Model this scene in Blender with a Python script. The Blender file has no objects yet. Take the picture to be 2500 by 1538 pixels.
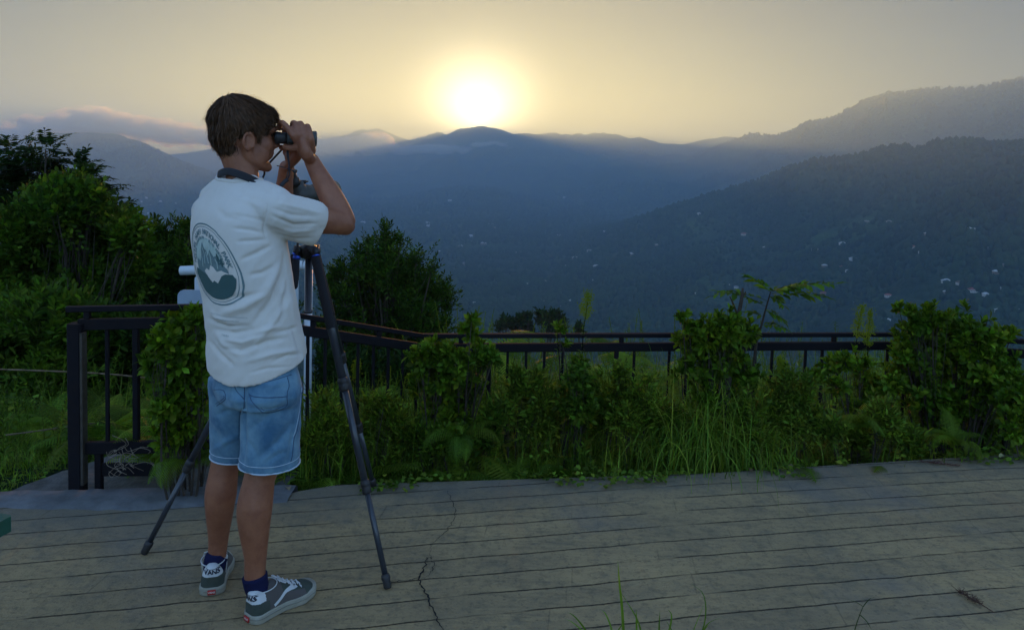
SKY_STR=.053; SUN_STR=5; SUN_COL=(1,.405,.080); EXPO=2.06; SKY_TINT=(.21,.262,.365); SKY_DUST=.3; SKY_OZ=2.0; SKY_AIR=1.0
HZ_TOP=432; HZ_COL=(.355,.635,1); HZ_DEN=3.05e-4; HZ_G=.53
bpy_volb=4; AUR=(66,2.3); SKY_BACK_BOOST=(26.5,19.0,14.2)
import bpy, math, random
import numpy as np
from mathutils import Vector, Matrix
from mathutils.bvhtree import BVHTree
random.seed(7)
RNG = np.random.default_rng(11)
SC = bpy.context.scene
COL = SC.collection
R_ = math.radians
# ------------------------------------------------------------------ camera model
FPX, CX, CY = 1819.0, 1229.0, 504.0
PITCH, ROLL, CAMZ = R_(3.5), R_(1.5), 1.5
_f = Vector((0, math.cos(PITCH), -math.sin(PITCH))); _u = Vector((0, math.sin(PITCH), math.cos(PITCH))); _r = Vector((1, 0, 0))
XC = _r*math.cos(ROLL) + _u*math.sin(ROLL); YC = _u*math.cos(ROLL) - _r*math.sin(ROLL); FC = _f
CAMP = Vector((0, 0, CAMZ))
def ray(px, py):
    return FC + XC*((px-CX)/FPX) - YC*((py-CY)/FPX)
def at(px, py, dep):            # world point seen there, dep metres ahead (world y)
    d = ray(px, py); return CAMP + d*(dep/d.y)
def gnd(px, py, z=0.0):         # world point on the level z
    d = ray(px, py); return CAMP + d*((z-CAMZ)/d.z)
def proj(P):                    # numpy (n,3) -> pixel coords
    Q = np.asarray(P) - np.array(CAMP)
    a = Q@np.array(FC); return CX + FPX*(Q@np.array(XC))/a, CY - FPX*(Q@np.array(YC))/a
def make_camera():
    cd = bpy.data.cameras.new('camera'); c = bpy.data.objects.new('camera', cd); COL.objects.link(c)
    m = Matrix(((XC.x, YC.x, -FC.x, 0), (XC.y, YC.y, -FC.y, 0), (XC.z, YC.z, -FC.z, CAMZ), (0, 0, 0, 1)))
    c.matrix_world = m
    cd.sensor_width = 36; cd.lens = 36*FPX/2458; cd.shift_y = -252/2458
    cd.clip_start = 0.05; cd.clip_end = 80000
    SC.camera = c
make_camera()
SC.view_settings.view_transform = 'Standard'; SC.view_settings.look = 'None'
SC.view_settings.exposure = 0.0; SC.view_settings.gamma = 1.0
# ------------------------------------------------------------------ object helpers
def tag(o, label=None, cat=None, group=None, kind=None):
    if label: o['label'] = label
    if cat: o['category'] = cat
    if group: o['group'] = group
    if kind: o['kind'] = kind
    return o
def empty(name, loc, label=None, cat=None, group=None):
    o = bpy.data.objects.new(name, None); COL.objects.link(o); o.location = loc; o.empty_display_size = .1
    return tag(o, label, cat, group)
def link(name, me, mat=None, parent=None, smooth=True):
    if mat is not None:
        for m in (mat if isinstance(mat, (list, tuple)) else [mat]): me.materials.append(m)
    if smooth: me.polygons.foreach_set('use_smooth', [True]*len(me.polygons))
    o = bpy.data.objects.new(name, me); COL.objects.link(o)
    if parent is not None:
        o.parent = parent
        p, m = parent, Matrix.Identity(4)
        while p is not None:
            m = Matrix.LocRotScale(p.location, p.rotation_euler, p.scale) @ m; p = p.parent
        me.transform(m.inverted())     # meshes are written in world coordinates
    me.update()
    return o
def mesh_np(V, F, name='m'):
    """V (n,3); F list of faces or (m,k) array"""
    me = bpy.data.meshes.new(name)
    V = np.asarray(V, dtype=np.float32)
    if isinstance(F, np.ndarray):
        m, k = F.shape
        me.vertices.add(len(V)); me.vertices.foreach_set('co', V.ravel())
        me.loops.add(m*k); me.loops.foreach_set('vertex_index', F.astype(np.int32).ravel())
        me.polygons.add(m); me.polygons.foreach_set('loop_start', np.arange(0, m*k, k, dtype=np.int32))
        me.polygons.foreach_set('loop_total', np.full(m, k, dtype=np.int32))
        me.update(calc_edges=True); me.validate()
    else:
        me.from_pydata([tuple(map(float, v)) for v in V], [], [tuple(int(i) for i in f) for f in F]); me.update()
    return me
class MB:
    """collects shapes; V list of verts, F list of faces"""
    def __init__(s): s.V = []; s.F = []; s.M = []; s.mi = 0
    def add(s, V, F):
        b = len(s.V); s.V.extend([tuple(v) for v in V]); s.F.extend([tuple(i+b for i in f) for f in F]); s.M.extend([s.mi]*len(F)); return s
    def box(s, c, h, rot=None):
        c = Vector(c); vs = []
        for x in (-1, 1):
            for y in (-1, 1):
                for z in (-1, 1):
                    v = Vector((x*h[0], y*h[1], z*h[2]))
                    if rot is not None: v = rot @ v
                    vs.append(c+v)
        return s.add(vs, [(0,1,3,2),(4,6,7,5),(0,4,5,1),(2,3,7,6),(0,2,6,4),(1,5,7,3)])
    def bar(s, p, q, w, h, up=(0,0,1)):   # bevelled rectangular bar from p to q
        p, q = Vector(p), Vector(q); d = (q-p).normalized(); up = Vector(up)
        sx = d.cross(up).normalized(); sz = sx.cross(d).normalized()
        b = min(w, h)*.12; prof = []
        for (x, y) in ((1,1),(-1,1),(-1,-1),(1,-1)):
            hx, hy = w/2*x, h/2*y
            if x*y > 0: prof += [(hx, hy-b*y), (hx-b*x, hy)]
            else: prof += [(hx-b*x, hy), (hx, hy-b*y)]
        n = len(prof); vs = [p+sx*a+sz*c for a, c in prof]+[q+sx*a+sz*c for a, c in prof]
        fs = [(i, (i+1) % n, n+(i+1) % n, n+i) for i in range(n)]+[tuple(range(n))[::-1], tuple(range(n, 2*n))]
        return s.add(vs, fs)
    def tube(s, pts, rad, n=8, cap=True, ell=None, up=None):
        V, F = tube_np(pts, rad, n, cap, ell, up); return s.add(V, F)
    def build(s, name, mat, parent=None, smooth=True):
        me = bpy.data.meshes.new(name); me.from_pydata(s.V, [], s.F)
        if len(set(s.M)) > 1: me.polygons.foreach_set('material_index', s.M)
        return link(name, me, mat, parent, smooth)
def tube_np(pts, rad, n=8, cap=True, ell=None, up=None):
    P = [Vector(p) for p in pts]; m = len(P)
    if not hasattr(rad, '__len__'): rad = [rad]*m
    V = []; F = []
    T = [(P[min(i+1, m-1)]-P[max(i-1, 0)]).normalized() for i in range(m)]
    a = Vector(up) if up is not None else (Vector((0,0,1)) if abs(T[0].z) < .9 else Vector((1,0,0)))
    nrm = (a - T[0]*a.dot(T[0])).normalized()
    for i in range(m):
        nrm = (nrm - T[i]*nrm.dot(T[i])); nrm.normalize() if nrm.length > 1e-9 else None
        bn = T[i].cross(nrm)
        ra = rad[i]; rb = ra if ell is None else ra*(ell[i] if hasattr(ell, '__len__') else ell)
        for k in range(n):
            t = 2*math.pi*k/n; V.append(P[i]+nrm*(math.cos(t)*ra)+bn*(math.sin(t)*rb))
    for i in range(m-1):
        for k in range(n):
            a0 = i*n+k; a1 = i*n+(k+1) % n; F.append((a0, a1, a1+n, a0+n))
    if cap: F.append(tuple(range(n))[::-1]); F.append(tuple(range((m-1)*n, m*n)))
    return V, F
def spline(pts, k=6):
    """Catmull-Rom through pts (list of equal length tuples) -> finer list of np arrays"""
    P = [np.array(p, float) for p in pts]; out = []
    for i in range(len(P)-1):
        p0 = P[i-1] if i else 2*P[0]-P[1]; p1, p2 = P[i], P[i+1]; p3 = P[i+2] if i+2 < len(P) else 2*P[-1]-P[-2]
        for j in range(k):
            t = j/k; out.append(.5*((2*p1)+(-p0+p2)*t+(2*p0-5*p1+4*p2-p3)*t*t+(-p0+3*p1-3*p2+p3)*t**3))
    out.append(P[-1]); return out
# ------------------------------------------------------------------ numpy noise
def _hash(ix, iy, seed):
    h = (ix*374761393 + iy*668265263 + seed*1442695041) & 0xFFFFFFFF
    h = ((h ^ (h >> 13))*1274126177) & 0xFFFFFFFF
    return ((h ^ (h >> 16)) & 0xFFFF)/65535.0
def vnoise(x, y, seed=0):
    x = np.asarray(x, float); y = np.asarray(y, float)
    ix = np.floor(x).astype(np.int64); iy = np.floor(y).astype(np.int64); fx = x-ix; fy = y-iy
    fx = fx*fx*(3-2*fx); fy = fy*fy*(3-2*fy)
    a = _hash(ix, iy, seed); b = _hash(ix+1, iy, seed); c = _hash(ix, iy+1, seed); d = _hash(ix+1, iy+1, seed)
    return (a*(1-fx)+b*fx)*(1-fy)+(c*(1-fx)+d*fx)*fy
def fbm(x, y, oct=4, seed=0, gain=.5):
    s = 0; a = 1; t = 0
    for o in range(oct): s = s+a*(vnoise(x*2**o, y*2**o, seed+o*17)-.5); t += a; a *= gain
    return s/t*2
# ------------------------------------------------------------------ materials
def mat(name, base=(.5,.5,.5), rough=.7, metal=0.0, spec=.5, var=0.0, var_scale=8.0, base2=None, bump=0.0, bump_scale=40.0,
        detail=6.0, coat=0.0, sheen=0.0, transl=0.0, transl_col=None, attr=None, obj_coords=True, sss=0.0):
    """noise-mixed Principled; var 0..1 mixes base to base2 by noise, bump in metres"""
    m = bpy.data.materials.new(name); m.use_nodes = True; nt = m.node_tree; N = nt.nodes; L = nt.links
    b = N['Principled BSDF']; b.inputs['Roughness'].default_value = rough; b.inputs['Metallic'].default_value = metal
    b.inputs['Specular IOR Level'].default_value = spec; b.inputs['Coat Weight'].default_value = coat
    b.inputs['Sheen Weight'].default_value = sheen
    if sss: b.inputs['Subsurface Weight'].default_value = sss; b.inputs['Subsurface Radius'].default_value = (.02,.008,.004); b.inputs['Subsurface Scale'].default_value = .4
    tc = N.new('ShaderNodeTexCoord'); co = tc.outputs['Object']
    col = None
    if base2 is None: base2 = tuple(c*.6 for c in base)
    nz = N.new('ShaderNodeTexNoise'); nz.inputs['Scale'].default_value = var_scale; nz.inputs['Detail'].default_value = detail; nz.inputs['Roughness'].default_value = .6
    L.new(co, nz.inputs['Vector'])
    mx = N.new('ShaderNodeMix'); mx.data_type = 'RGBA'; mx.inputs['A'].default_value = (*base, 1); mx.inputs['B'].default_value = (*base2, 1)
    mr = N.new('ShaderNodeMapRange'); mr.inputs['From Min'].default_value = .35; mr.inputs['From Max'].default_value = .65; mr.inputs['To Max'].default_value = var
    L.new(nz.outputs['Fac'], mr.inputs['Value']); L.new(mr.outputs[0], mx.inputs['Factor']); col = mx.outputs['Result']
    if attr:
        at_ = N.new('ShaderNodeAttribute'); at_.attribute_name = attr
        mu = N.new('ShaderNodeMix'); mu.data_type = 'RGBA'; mu.blend_type = 'MULTIPLY'; mu.inputs['Factor'].default_value = 1
        L.new(col, mu.inputs['A']); L.new(at_.outputs['Color'], mu.inputs['B']); col = mu.outputs['Result']
    L.new(col, b.inputs['Base Color'])
    if bump:
        n2 = N.new('ShaderNodeTexNoise'); n2.inputs['Scale'].default_value = bump_scale; n2.inputs['Detail'].default_value = 5
        L.new(co, n2.inputs['Vector']); bp = N.new('ShaderNodeBump'); bp.inputs['Distance'].default_value = bump
        L.new(n2.outputs['Fac'], bp.inputs['Height']); L.new(bp.outputs[0], b.inputs['Normal'])
    if transl:
        t = N.new('ShaderNodeBsdfTranslucent'); ms = N.new('ShaderNodeMixShader'); ms.inputs[0].default_value = transl
        gm = N.new('ShaderNodeMix'); gm.data_type = 'RGBA'; gm.blend_type = 'MULTIPLY'; gm.inputs['Factor'].default_value = 1
        gm.inputs['B'].default_value = (*(transl_col or (1.6, 1.5, .5)), 1); L.new(col, gm.inputs['A']); L.new(gm.outputs['Result'], t.inputs['Color'])
        L.new(b.outputs[0], ms.inputs[1]); L.new(t.outputs[0], ms.inputs[2]); L.new(ms.outputs[0], N['Material Output'].inputs['Surface'])
    return m
# ------------------------------------------------------------------ world and sun
SUNPX = (1146, 303)
_sd = ray(*SUNPX).normalized()
SUN_EL = math.asin(_sd.z); SUN_AZ = math.atan2(_sd.x, _sd.y)
print('sun el/az', math.degrees(SUN_EL), math.degrees(SUN_AZ))
w = bpy.data.worlds.new('World'); SC.world = w; w.use_nodes = True
nt = w.node_tree; N = nt.nodes; L = nt.links
bg = N['Background']; sky = N.new('ShaderNodeTexSky'); sky.sky_type = 'NISHITA'; sky.sun_disc = False
sky.sun_elevation = SUN_EL; sky.sun_rotation = SUN_AZ; sky.altitude = 300; sky.air_density = 1.0; sky.dust_density = SKY_DUST; sky.ozone_density = SKY_OZ; sky.air_density = SKY_AIR
tn = N.new('ShaderNodeMix'); tn.data_type = 'RGBA'; tn.blend_type = 'MULTIPLY'; tn.inputs['Factor'].default_value = 1; tn.inputs['B'].default_value = (*SKY_TINT, 1)
# sky overhead and behind the viewpoint boosted, added fill for the shaded foreground
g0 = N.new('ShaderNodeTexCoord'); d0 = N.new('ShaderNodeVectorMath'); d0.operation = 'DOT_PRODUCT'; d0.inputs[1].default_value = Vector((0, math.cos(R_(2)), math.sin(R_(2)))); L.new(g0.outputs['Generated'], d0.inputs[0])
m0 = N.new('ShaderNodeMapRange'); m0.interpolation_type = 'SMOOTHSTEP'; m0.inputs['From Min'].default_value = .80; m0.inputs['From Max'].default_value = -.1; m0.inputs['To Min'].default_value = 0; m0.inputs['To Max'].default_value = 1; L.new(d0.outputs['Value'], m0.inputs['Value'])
mm = N.new('ShaderNodeMix'); mm.data_type = 'RGBA'; mm.inputs['A'].default_value = (1, 1, 1, 1); mm.inputs['B'].default_value = (*SKY_BACK_BOOST, 1); L.new(m0.outputs[0], mm.inputs['Factor'])
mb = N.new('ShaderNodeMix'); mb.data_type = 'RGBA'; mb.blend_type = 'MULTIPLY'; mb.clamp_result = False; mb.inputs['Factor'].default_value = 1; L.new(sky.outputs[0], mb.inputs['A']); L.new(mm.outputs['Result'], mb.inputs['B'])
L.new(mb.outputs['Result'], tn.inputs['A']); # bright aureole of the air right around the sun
geo = N.new('ShaderNodeTexCoord'); dt = N.new('ShaderNodeVectorMath'); dt.operation = 'DOT_PRODUCT'; dt.inputs[1].default_value = ray(1146, 293).normalized()
L.new(geo.outputs['Generated'], dt.inputs[0])
ac = N.new('ShaderNodeMath'); ac.operation = 'ARCCOSINE'; L.new(dt.outputs['Value'], ac.inputs[0])
dg = N.new('ShaderNodeMath'); dg.operation = 'DIVIDE'; dg.inputs[1].default_value = R_(AUR[1]); L.new(ac.outputs[0], dg.inputs[0])
sq = N.new('ShaderNodeMath'); sq.operation = 'POWER'; sq.inputs[1].default_value = 1.4; L.new(dg.outputs[0], sq.inputs[0])
ng = N.new('ShaderNodeMath'); ng.operation = 'MULTIPLY'; ng.inputs[1].default_value = -1.0; L.new(sq.outputs[0], ng.inputs[0])
ex = N.new('ShaderNodeMath'); ex.operation = 'EXPONENT'; L.new(ng.outputs[0], ex.inputs[0])
av = N.new('ShaderNodeVectorMath'); av.operation = 'SCALE'; av.inputs[0].default_value = (AUR[0], AUR[0]*.82, AUR[0]*.5); L.new(ex.outputs[0], av.inputs['Scale'])
ad = N.new('ShaderNodeVectorMath'); ad.operation = 'ADD'; L.new(tn.outputs['Result'], ad.inputs[0]); L.new(av.outputs[0], ad.inputs[1])
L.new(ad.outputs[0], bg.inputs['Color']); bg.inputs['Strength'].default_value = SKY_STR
sl = bpy.data.lights.new('sun', 'SUN'); sl.energy = SUN_STR; sl.angle = R_(.5); sl.color = SUN_COL
so = bpy.data.objects.new('sun', sl); COL.objects.link(so); so.rotation_euler = (-_sd).to_track_quat('-Z', 'Y').to_euler(); so.location = (0, 0, 50)
SC.view_settings.exposure = EXPO
SC.cycles.volume_bounces = bpy_volb; SC.cycles.use_denoising = True
# ------------------------------------------------------------------ terrain: one polar sheet out to 16 km
BASEZ = -235.0
# crest silhouettes: px, py, distance (m); widths front/back, roughness
RIDGES = [
 dict(p=[(600,345,15000),(780,338,15000),(830,322,14500),(850,312,14500),(868,305,14500),(880,309,14500),(893,306,14500),(905,303,14500),(925,310,14500),(950,321,14500),(985,333,14500),(1030,325,14000),
         (1075,326,13500),(1150,340,13500),(1230,330,13000),(1275,325,13000),(1330,328,13000),(1400,337,12500),(1445,324,12000),(1480,322,12000),(1510,330,12000),(1535,326,12000),(1590,342,12000),
         (1640,345,12000),(1700,330,12000),(1740,326,12000),(1790,332,12000),(1860,350,12000),(2500,380,12000)], wf=2500, wb=1500, n=.03),
 dict(p=[(-300,400,9000),(420,418,9000),(600,405,8500),(700,392,8500),(860,368,8200),(980,350,8000),(1040,336,8000),(1075,322,8000),(1105,308,8000),(1125,306,8000),(1143,304,8000),(1160,301.5,8000),(1178,307,8000),(1195,309,8000),
         (1230,321,8000),(1270,328,8000),(1330,339,7800),(1400,352,7500),(1450,368,7200),(1540,385,7000),(1700,405,7000),(2500,480,7000)], wf=2800, wb=2500, n=.035),
 dict(p=[(-500,345,5200),(-100,346,5200),(30,343,5200),(80,334,5200),(130,327,5200),(220,323,5200),(270,332,5100),(335,343,5000),(370,360,5000),(420,383,5000),(520,420,5000),(650,460,5000),(900,520,5000)], wf=2600, wb=2000, n=.04),
 dict(p=[(1300,420,6500),(1400,385,6200),(1450,366,6000),(1490,355,6000),(1515,352,6000),(1545,354,6000),(1580,368,5900),(1660,374,5700),(1690,364,5500),(1750,344,5200),(1800,328,5000),(1870,321,4800),(1890,318,4700),(1935,295,4500),
         (1990,283,4400),(2030,275,4300),(2065,252,4200),(2130,224,4000),(2160,226,4000),(2240,213,3900),(2330,212,3800),(2400,200,3700),(2458,187,3600),(2700,170,3500),(3100,150,3300)], wf=2300, wb=2000, n=.03),
 dict(p=[(1200,620,2500),(1330,580,2500),(1440,548,2450),(1540,520,2400),(1620,492,2350),(1700,468,2300),(1760,452,2250),(1830,430,2200),(1890,406,2150),(1950,390,2100),(2050,374,2000),(2130,353,1950),(2200,352,1900),(2215,357,1900),(2240,342,1900),(2300,338,1850),
         (2350,340,1800),(2380,350,1800),(2458,348,1750),(2600,330,1700),(3000,300,1600)], wf=1250, wb=900, n=.05),
 dict(p=[(600,560,4700),(760,528,4700),(860,505,4700),(950,474,4600),(1050,454,4600),(1120,446,4600),(1190,452,4600),(1250,468,4600),(1330,478,4600),(1450,484,4600),(1700,480,4600),(2500,480,4600)], wf=2400, wb=900, n=.05),
 dict(p=[(900,520,5800),(1250,475,5800),(1340,448,5800),(1400,430,5700),(1440,425,5700),(1500,430,5600),(1640,426,5300),(1760,440,5300),(1900,450,5300)], wf=2200, wb=1200, n=.05),
]
def _azel(px, py):
    d = ray(px, py); return math.atan2(d.x, d.y), d.z/math.hypot(d.x, d.y)
for _i, r in enumerate(RIDGES):
    q = np.array([(*_azel(a, b), c*(.53 if _i == 0 else .9 if _i == 1 else 1)) for a, b, c in r['p']]); r['az'] = q[:, 0]; r['H'] = q[:, 1]*q[:, 2]+CAMZ; r['R'] = q[:, 2]
# ground close to the camera (m): deck on a shoulder, dropping behind the railing
def near_z(x, y):
    r = np.hypot(x, y)
    z = np.where(y < 3.35, -.18, -.18-.42*np.clip((y-3.35)/1.6, 0, 1))
    left = np.clip((-1.35-x)/.5, 0, 1)
    z = z*(1-left)+left*np.where(y < 3.9, -.16, np.maximum(-.16-.22*(y-3.9), -1.4))
    z = z - .30*np.clip(y-6.2, 0, 40) - .36*np.clip(y-46, 0, 1e9)
    return z + fbm(x*.8, y*.8, 3, 5)*.05*np.clip(r/5, 0, 1)
def terrain_z(x, y):
    x = np.asarray(x, float); y = np.asarray(y, float)
    r = np.hypot(x, y); az = np.arctan2(x, y)
    base = BASEZ + fbm(x/900, y/900, 4, 3)*35*np.clip((r-500)/1500, 0, 1) + fbm(x/160, y/160, 3, 9)*7*np.clip((r-200)/600, 0, 1)
    z = base.copy()
    front = np.clip((1.9-np.abs(az))/.3, 0, 1)
    for i, k in enumerate(RIDGES):
        H = np.interp(az, k['az'], k['H']); R = np.interp(az, k['az'], k['R'])
        fade = np.clip((az-k['az'][0]+.25)/.25, 0, 1)*np.clip((k['az'][-1]+.25-az)/.25, 0, 1)*front
        s = np.where(r < R, (R-r)/k['wf'], (r-R)/k['wb'])
        g = np.clip(1-s, 0, 1); g = g**1.25*(1.0) if i != 1 else g**1.2
        g = g*(2-g)*.35+g*g*.65 if False else g
        sp = (H-BASEZ)
        n = fbm(x/(k['wf']*.28), y/(k['wf']*.28), 5, 21+i*7, .55)*1.6
        rug = n*sp*.24*np.clip(s*8, 0, 1)*np.clip((1-s)*3, 0, 1)
        fine = (fbm(az*R/50.0, r*0+i, 3, 70+i)*5.0+fbm(az*R/190.0, r*0+i*3, 3, 90+i)*9.0)*(R/4000.)*np.clip(1-s*8, 0, 1)
        hz = BASEZ + sp*fade*g + rug*fade + (fine*.6 if i > 0 else fine*.5)
        z = np.where(s < 1, np.maximum(z, hz), z)
    nz = near_z(x, y)
    t = np.clip((-nz-20)/120, 0, 1)
    blend = np.maximum(nz, base)
    z = np.where(r < 420, blend, np.maximum(z, np.minimum(blend, z+2)))
    back = (y < -3) & (r < 3000)
    zb = -.2 + 22*np.clip((r-12)/160, 0, 1) - 200*np.clip((r-700)/2200, 0, 1)
    wb = np.clip((-y-3)/20, 0, 1)
    z = z*(1-wb)+np.where(r < 3000, zb, z)*wb
    return z
def build_terrain(mt):
    az = np.concatenate([np.linspace(-math.pi, -.85, 60, endpoint=False), np.linspace(-.85, .85, 900), np.linspace(.85, math.pi, 60)[1:-1]])
    rr = np.concatenate([[.6, 1.5, 2.5], np.linspace(3.2, 12, 60), np.geomspace(12.4, 300, 70), np.geomspace(305, 9300, 420)])
    A, Rr = np.meshgrid(az, rr); X = Rr*np.sin(A); Y = Rr*np.cos(A); Z = terrain_z(X, Y)
    Z[:3] = -.3
    n = len(az); m = len(rr)
    V = np.stack([X, Y, Z], -1).reshape(-1, 3)
    i = np.arange(m-1)[:, None]*n; j = np.arange(n)[None, :]; j2 = (j+1) % n
    F = np.stack([i+j, i+j2, i+n+j2, i+n+j], -1).reshape(-1, 4)[:, ::-1]
    V = np.vstack([V, [[0, 0, -.3]]]); c = len(V)-1
    me = mesh_np(V, F)
    o = link('terrain', me, mt); tag(o, kind='structure'); return o
def forest_material(name):
    m = bpy.data.materials.new(name); m.use_nodes = True; nt = m.node_tree; N = nt.nodes; L = nt.links; b = N['Principled BSDF']
    b.inputs['Roughness'].default_value = .95; b.inputs['Specular IOR Level'].default_value = .1
    tc = N.new('ShaderNodeTexCoord')
    n1 = N.new('ShaderNodeTexNoise'); n1.inputs['Scale'].default_value = .006; n1.inputs['Detail'].default_value = 8; n1.inputs['Roughness'].default_value = .65
    n2 = N.new('ShaderNodeTexVoronoi'); n2.inputs['Scale'].default_value = .11; n2.inputs['Randomness'].default_value = 1
    L.new(tc.outputs['Object'], n1.inputs['Vector']); L.new(tc.outputs['Object'], n2.inputs['Vector'])
    r1 = N.new('ShaderNodeValToRGB'); e = r1.color_ramp.elements; e[0].position = .36; e[0].color = (.010, .021, .009, 1); e[1].position = .70; e[1].color = (.050, .085, .026, 1)
    k = e.new(.55); k.color = (.020, .040, .014, 1)
    L.new(n1.outputs['Fac'], r1.inputs[0])
    r2 = N.new('ShaderNodeMapRange'); r2.inputs['From Max'].default_value = 7; r2.inputs['To Min'].default_value = 1.35; r2.inputs['To Max'].default_value = .45
    L.new(n2.outputs['Distance'], r2.inputs['Value'])
    mu = N.new('ShaderNodeVectorMath'); mu.operation = 'SCALE'; L.new(r1.outputs[0], mu.inputs[0]); L.new(r2.outputs[0], mu.inputs['Scale'])
    L.new(mu.outputs[0], b.inputs['Base Color'])
    bp = N.new('ShaderNodeBump'); bp.inputs['Distance'].default_value = 6; bp.invert = True; L.new(n2.outputs['Distance'], bp.inputs['Height']); L.new(bp.outputs[0], b.inputs['Normal'])
    return m
TERR = build_terrain(forest_material('forested_ground'))
# ------------------------------------------------------------------ forest crowns (far wood, one mass)
def ico(sub=1):
    import bmesh
    bm = bmesh.new(); bmesh.ops.create_icosphere(bm, subdivisions=sub, radius=1)
    V = np.array([v.co[:] for v in bm.verts]); F = np.array([[v.index for v in f.verts] for f in bm.faces]); bm.free(); return V, F
def ico0():
    import bmesh
    bm = bmesh.new(); bmesh.ops.create_icosphere(bm, subdivisions=1, radius=1)
    V = np.array([v.co[:] for v in bm.verts]); F = np.array([[v.index for v in f.verts] for f in bm.faces]); bm.free(); return V, F
def scatter(tv, tf, M, T):
    """tv (k,3) template; M (n,3,3), T (n,3)"""
    V = np.einsum('nij,kj->nki', M, tv)+T[:, None, :]
    F = (tf[None]+(np.arange(len(T))*len(tv))[:, None, None]).reshape(-1, tf.shape[1])
    return V.reshape(-1, 3), F
def build_forest():
    tv, tf = ico0(); out = []; base = 0; VV = []; FF = []
    def put(az, r, size):
        nonlocal base
        x = r*np.sin(az); y = r*np.cos(az); z = terrain_z(x, y)
        n = len(az); s = size*(.6+.8*RNG.random(n)); h = s*(.9+.9*RNG.random(n))
        M = np.zeros((n, 3, 3)); a = RNG.random(n)*6.28
        M[:, 0, 0] = np.cos(a)*s; M[:, 0, 1] = -np.sin(a)*s; M[:, 1, 0] = np.sin(a)*s; M[:, 1, 1] = np.cos(a)*s; M[:, 2, 2] = h
        jit = tv*(1+.28*(RNG.random(len(tv))-.5))[:, None]
        V, F = scatter(jit, tf, M, np.stack([x, y, z+h*.45], -1))
        V += (RNG.random(V.shape)-.5)*np.repeat(s, len(tv))[:, None]*.35
        VV.append(V); FF.append(F+base); base += len(V)
    # random cover
    n = 80000; az = RNG.uniform(-.72, .72, n); r = np.exp(RNG.uniform(math.log(420), math.log(4600), n))
    d = fbm(r*np.sin(az)/120, r*np.cos(az)/120, 4, 77); k = d+RNG.normal(0, .12, n) > -.30
    put(az[k], r[k], 3.9+r[k]*.0004)
    for i, N_ in ((4, 2600), (3, 1900), (5, 900), (6, 700), (2, 900)):
        q = RIDGES[i]; az = RNG.uniform(max(q['az'][0], -.7), min(q['az'][-1], .7), N_); R = np.interp(az, q['az'], q['R'])
        k = vnoise(az*60, az*0+i, 5) + .6*RNG.random(N_) > .45; az = az[k]; R = R[k]
        put(az, R-RNG.random(len(az))*R*.03, 3.8 if i == 4 else 5.0)
    me = mesh_np(np.vstack(VV), np.vstack(FF))
    o = link('forest', me, mat('forest_leaves', (.030,.055,.016), .95, var=1, var_scale=.02, base2=(.010,.022,.009), spec=.1)); tag(o, kind='stuff'); return o
build_forest()
# ------------------------------------------------------------------ haze
def build_haze():
    b = MB().box((0, 0, (HZ_TOP-260)/2), (9600, 9600, (HZ_TOP+260)/2)); me = bpy.data.meshes.new('haze'); me.from_pydata(b.V, [], b.F)
    m = bpy.data.materials.new('haze_air'); m.use_nodes = True; nt = m.node_tree
    nt.nodes.remove(nt.nodes['Principled BSDF']); v = nt.nodes.new('ShaderNodeVolumePrincipled')
    v.inputs['Color'].default_value = (*HZ_COL, 1); v.inputs['Density'].default_value = HZ_DEN; v.inputs['Anisotropy'].default_value = HZ_G
    nt.links.new(v.outputs[0], nt.nodes['Material Output'].inputs['Volume'])
    me.materials.append(m); o = bpy.data.objects.new('haze', me); COL.objects.link(o); tag(o, kind='stuff')
build_haze()
# ------------------------------------------------------------------ organic shape tools
def roundcone(p, q, r1, r2, n=20, e=1.0, up=None):
    p, q = Vector(p), Vector(q); d = (q-p).normalized(); pts = []; rad = []
    for k in range(5): a = math.pi/2*(1-k/5); pts.append(p-d*(r1*math.sin(a))); rad.append(max(r1*math.cos(a), r1*.04))
    pts += [p, p.lerp(q, .5), q]; rad += [r1, (r1+r2)/2, r2]
    for k in range(1, 6): a = math.pi/2*k/5; pts.append(q+d*(r2*math.sin(a))); rad.append(max(r2*math.cos(a), r2*.04))
    return tube_np(pts, rad, n, True, e, up)
def chain(pts, rads, n=20, e=1.0, up=None, k=4):
    """smooth tapered limb through pts with rounded ends"""
    S = spline([(*p, r) for p, r in zip(pts, rads)], k); P = [Vector(s[:3]) for s in S]; r = [float(s[3]) for s in S]
    d0 = (P[0]-P[1]).normalized(); d1 = (P[-1]-P[-2]).normalized(); A = []; a_ = []; B = []; b_ = []
    for j in range(4): t = math.pi/2*(1-j/4); A.append(P[0]+d0*(r[0]*math.sin(t))); a_.append(max(r[0]*math.cos(t), r[0]*.05))
    for j in range(1, 5): t = math.pi/2*j/4; B.append(P[-1]+d1*(r[-1]*math.sin(t))); b_.append(max(r[-1]*math.cos(t), r[-1]*.05))
    return tube_np(A+P+B, a_+r+b_, n, True, e, up)
def ellipsoid(c, ax, rr, n=18):
    """ax: three axes (Vectors), rr radii"""
    V = []; F = []; c = Vector(c)
    for i in range(n+1):
        t = math.pi*i/n
        for k in range(2*n):
            s = math.pi*k/n
            V.append(c+ax[0]*(rr[0]*math.sin(t)*math.cos(s))+ax[1]*(rr[1]*math.sin(t)*math.sin(s))+ax[2]*(rr[2]*math.cos(t)))
    for i in range(n):
        for k in range(2*n):
            a = i*2*n+k; b = i*2*n+(k+1) % (2*n)
            if i == 0: F.append((a, a+2*n, b+2*n))
            elif i == n-1: F.append((a, a+2*n, b))
            else: F.append((a, a+2*n, b+2*n, b))
    return V, F
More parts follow.
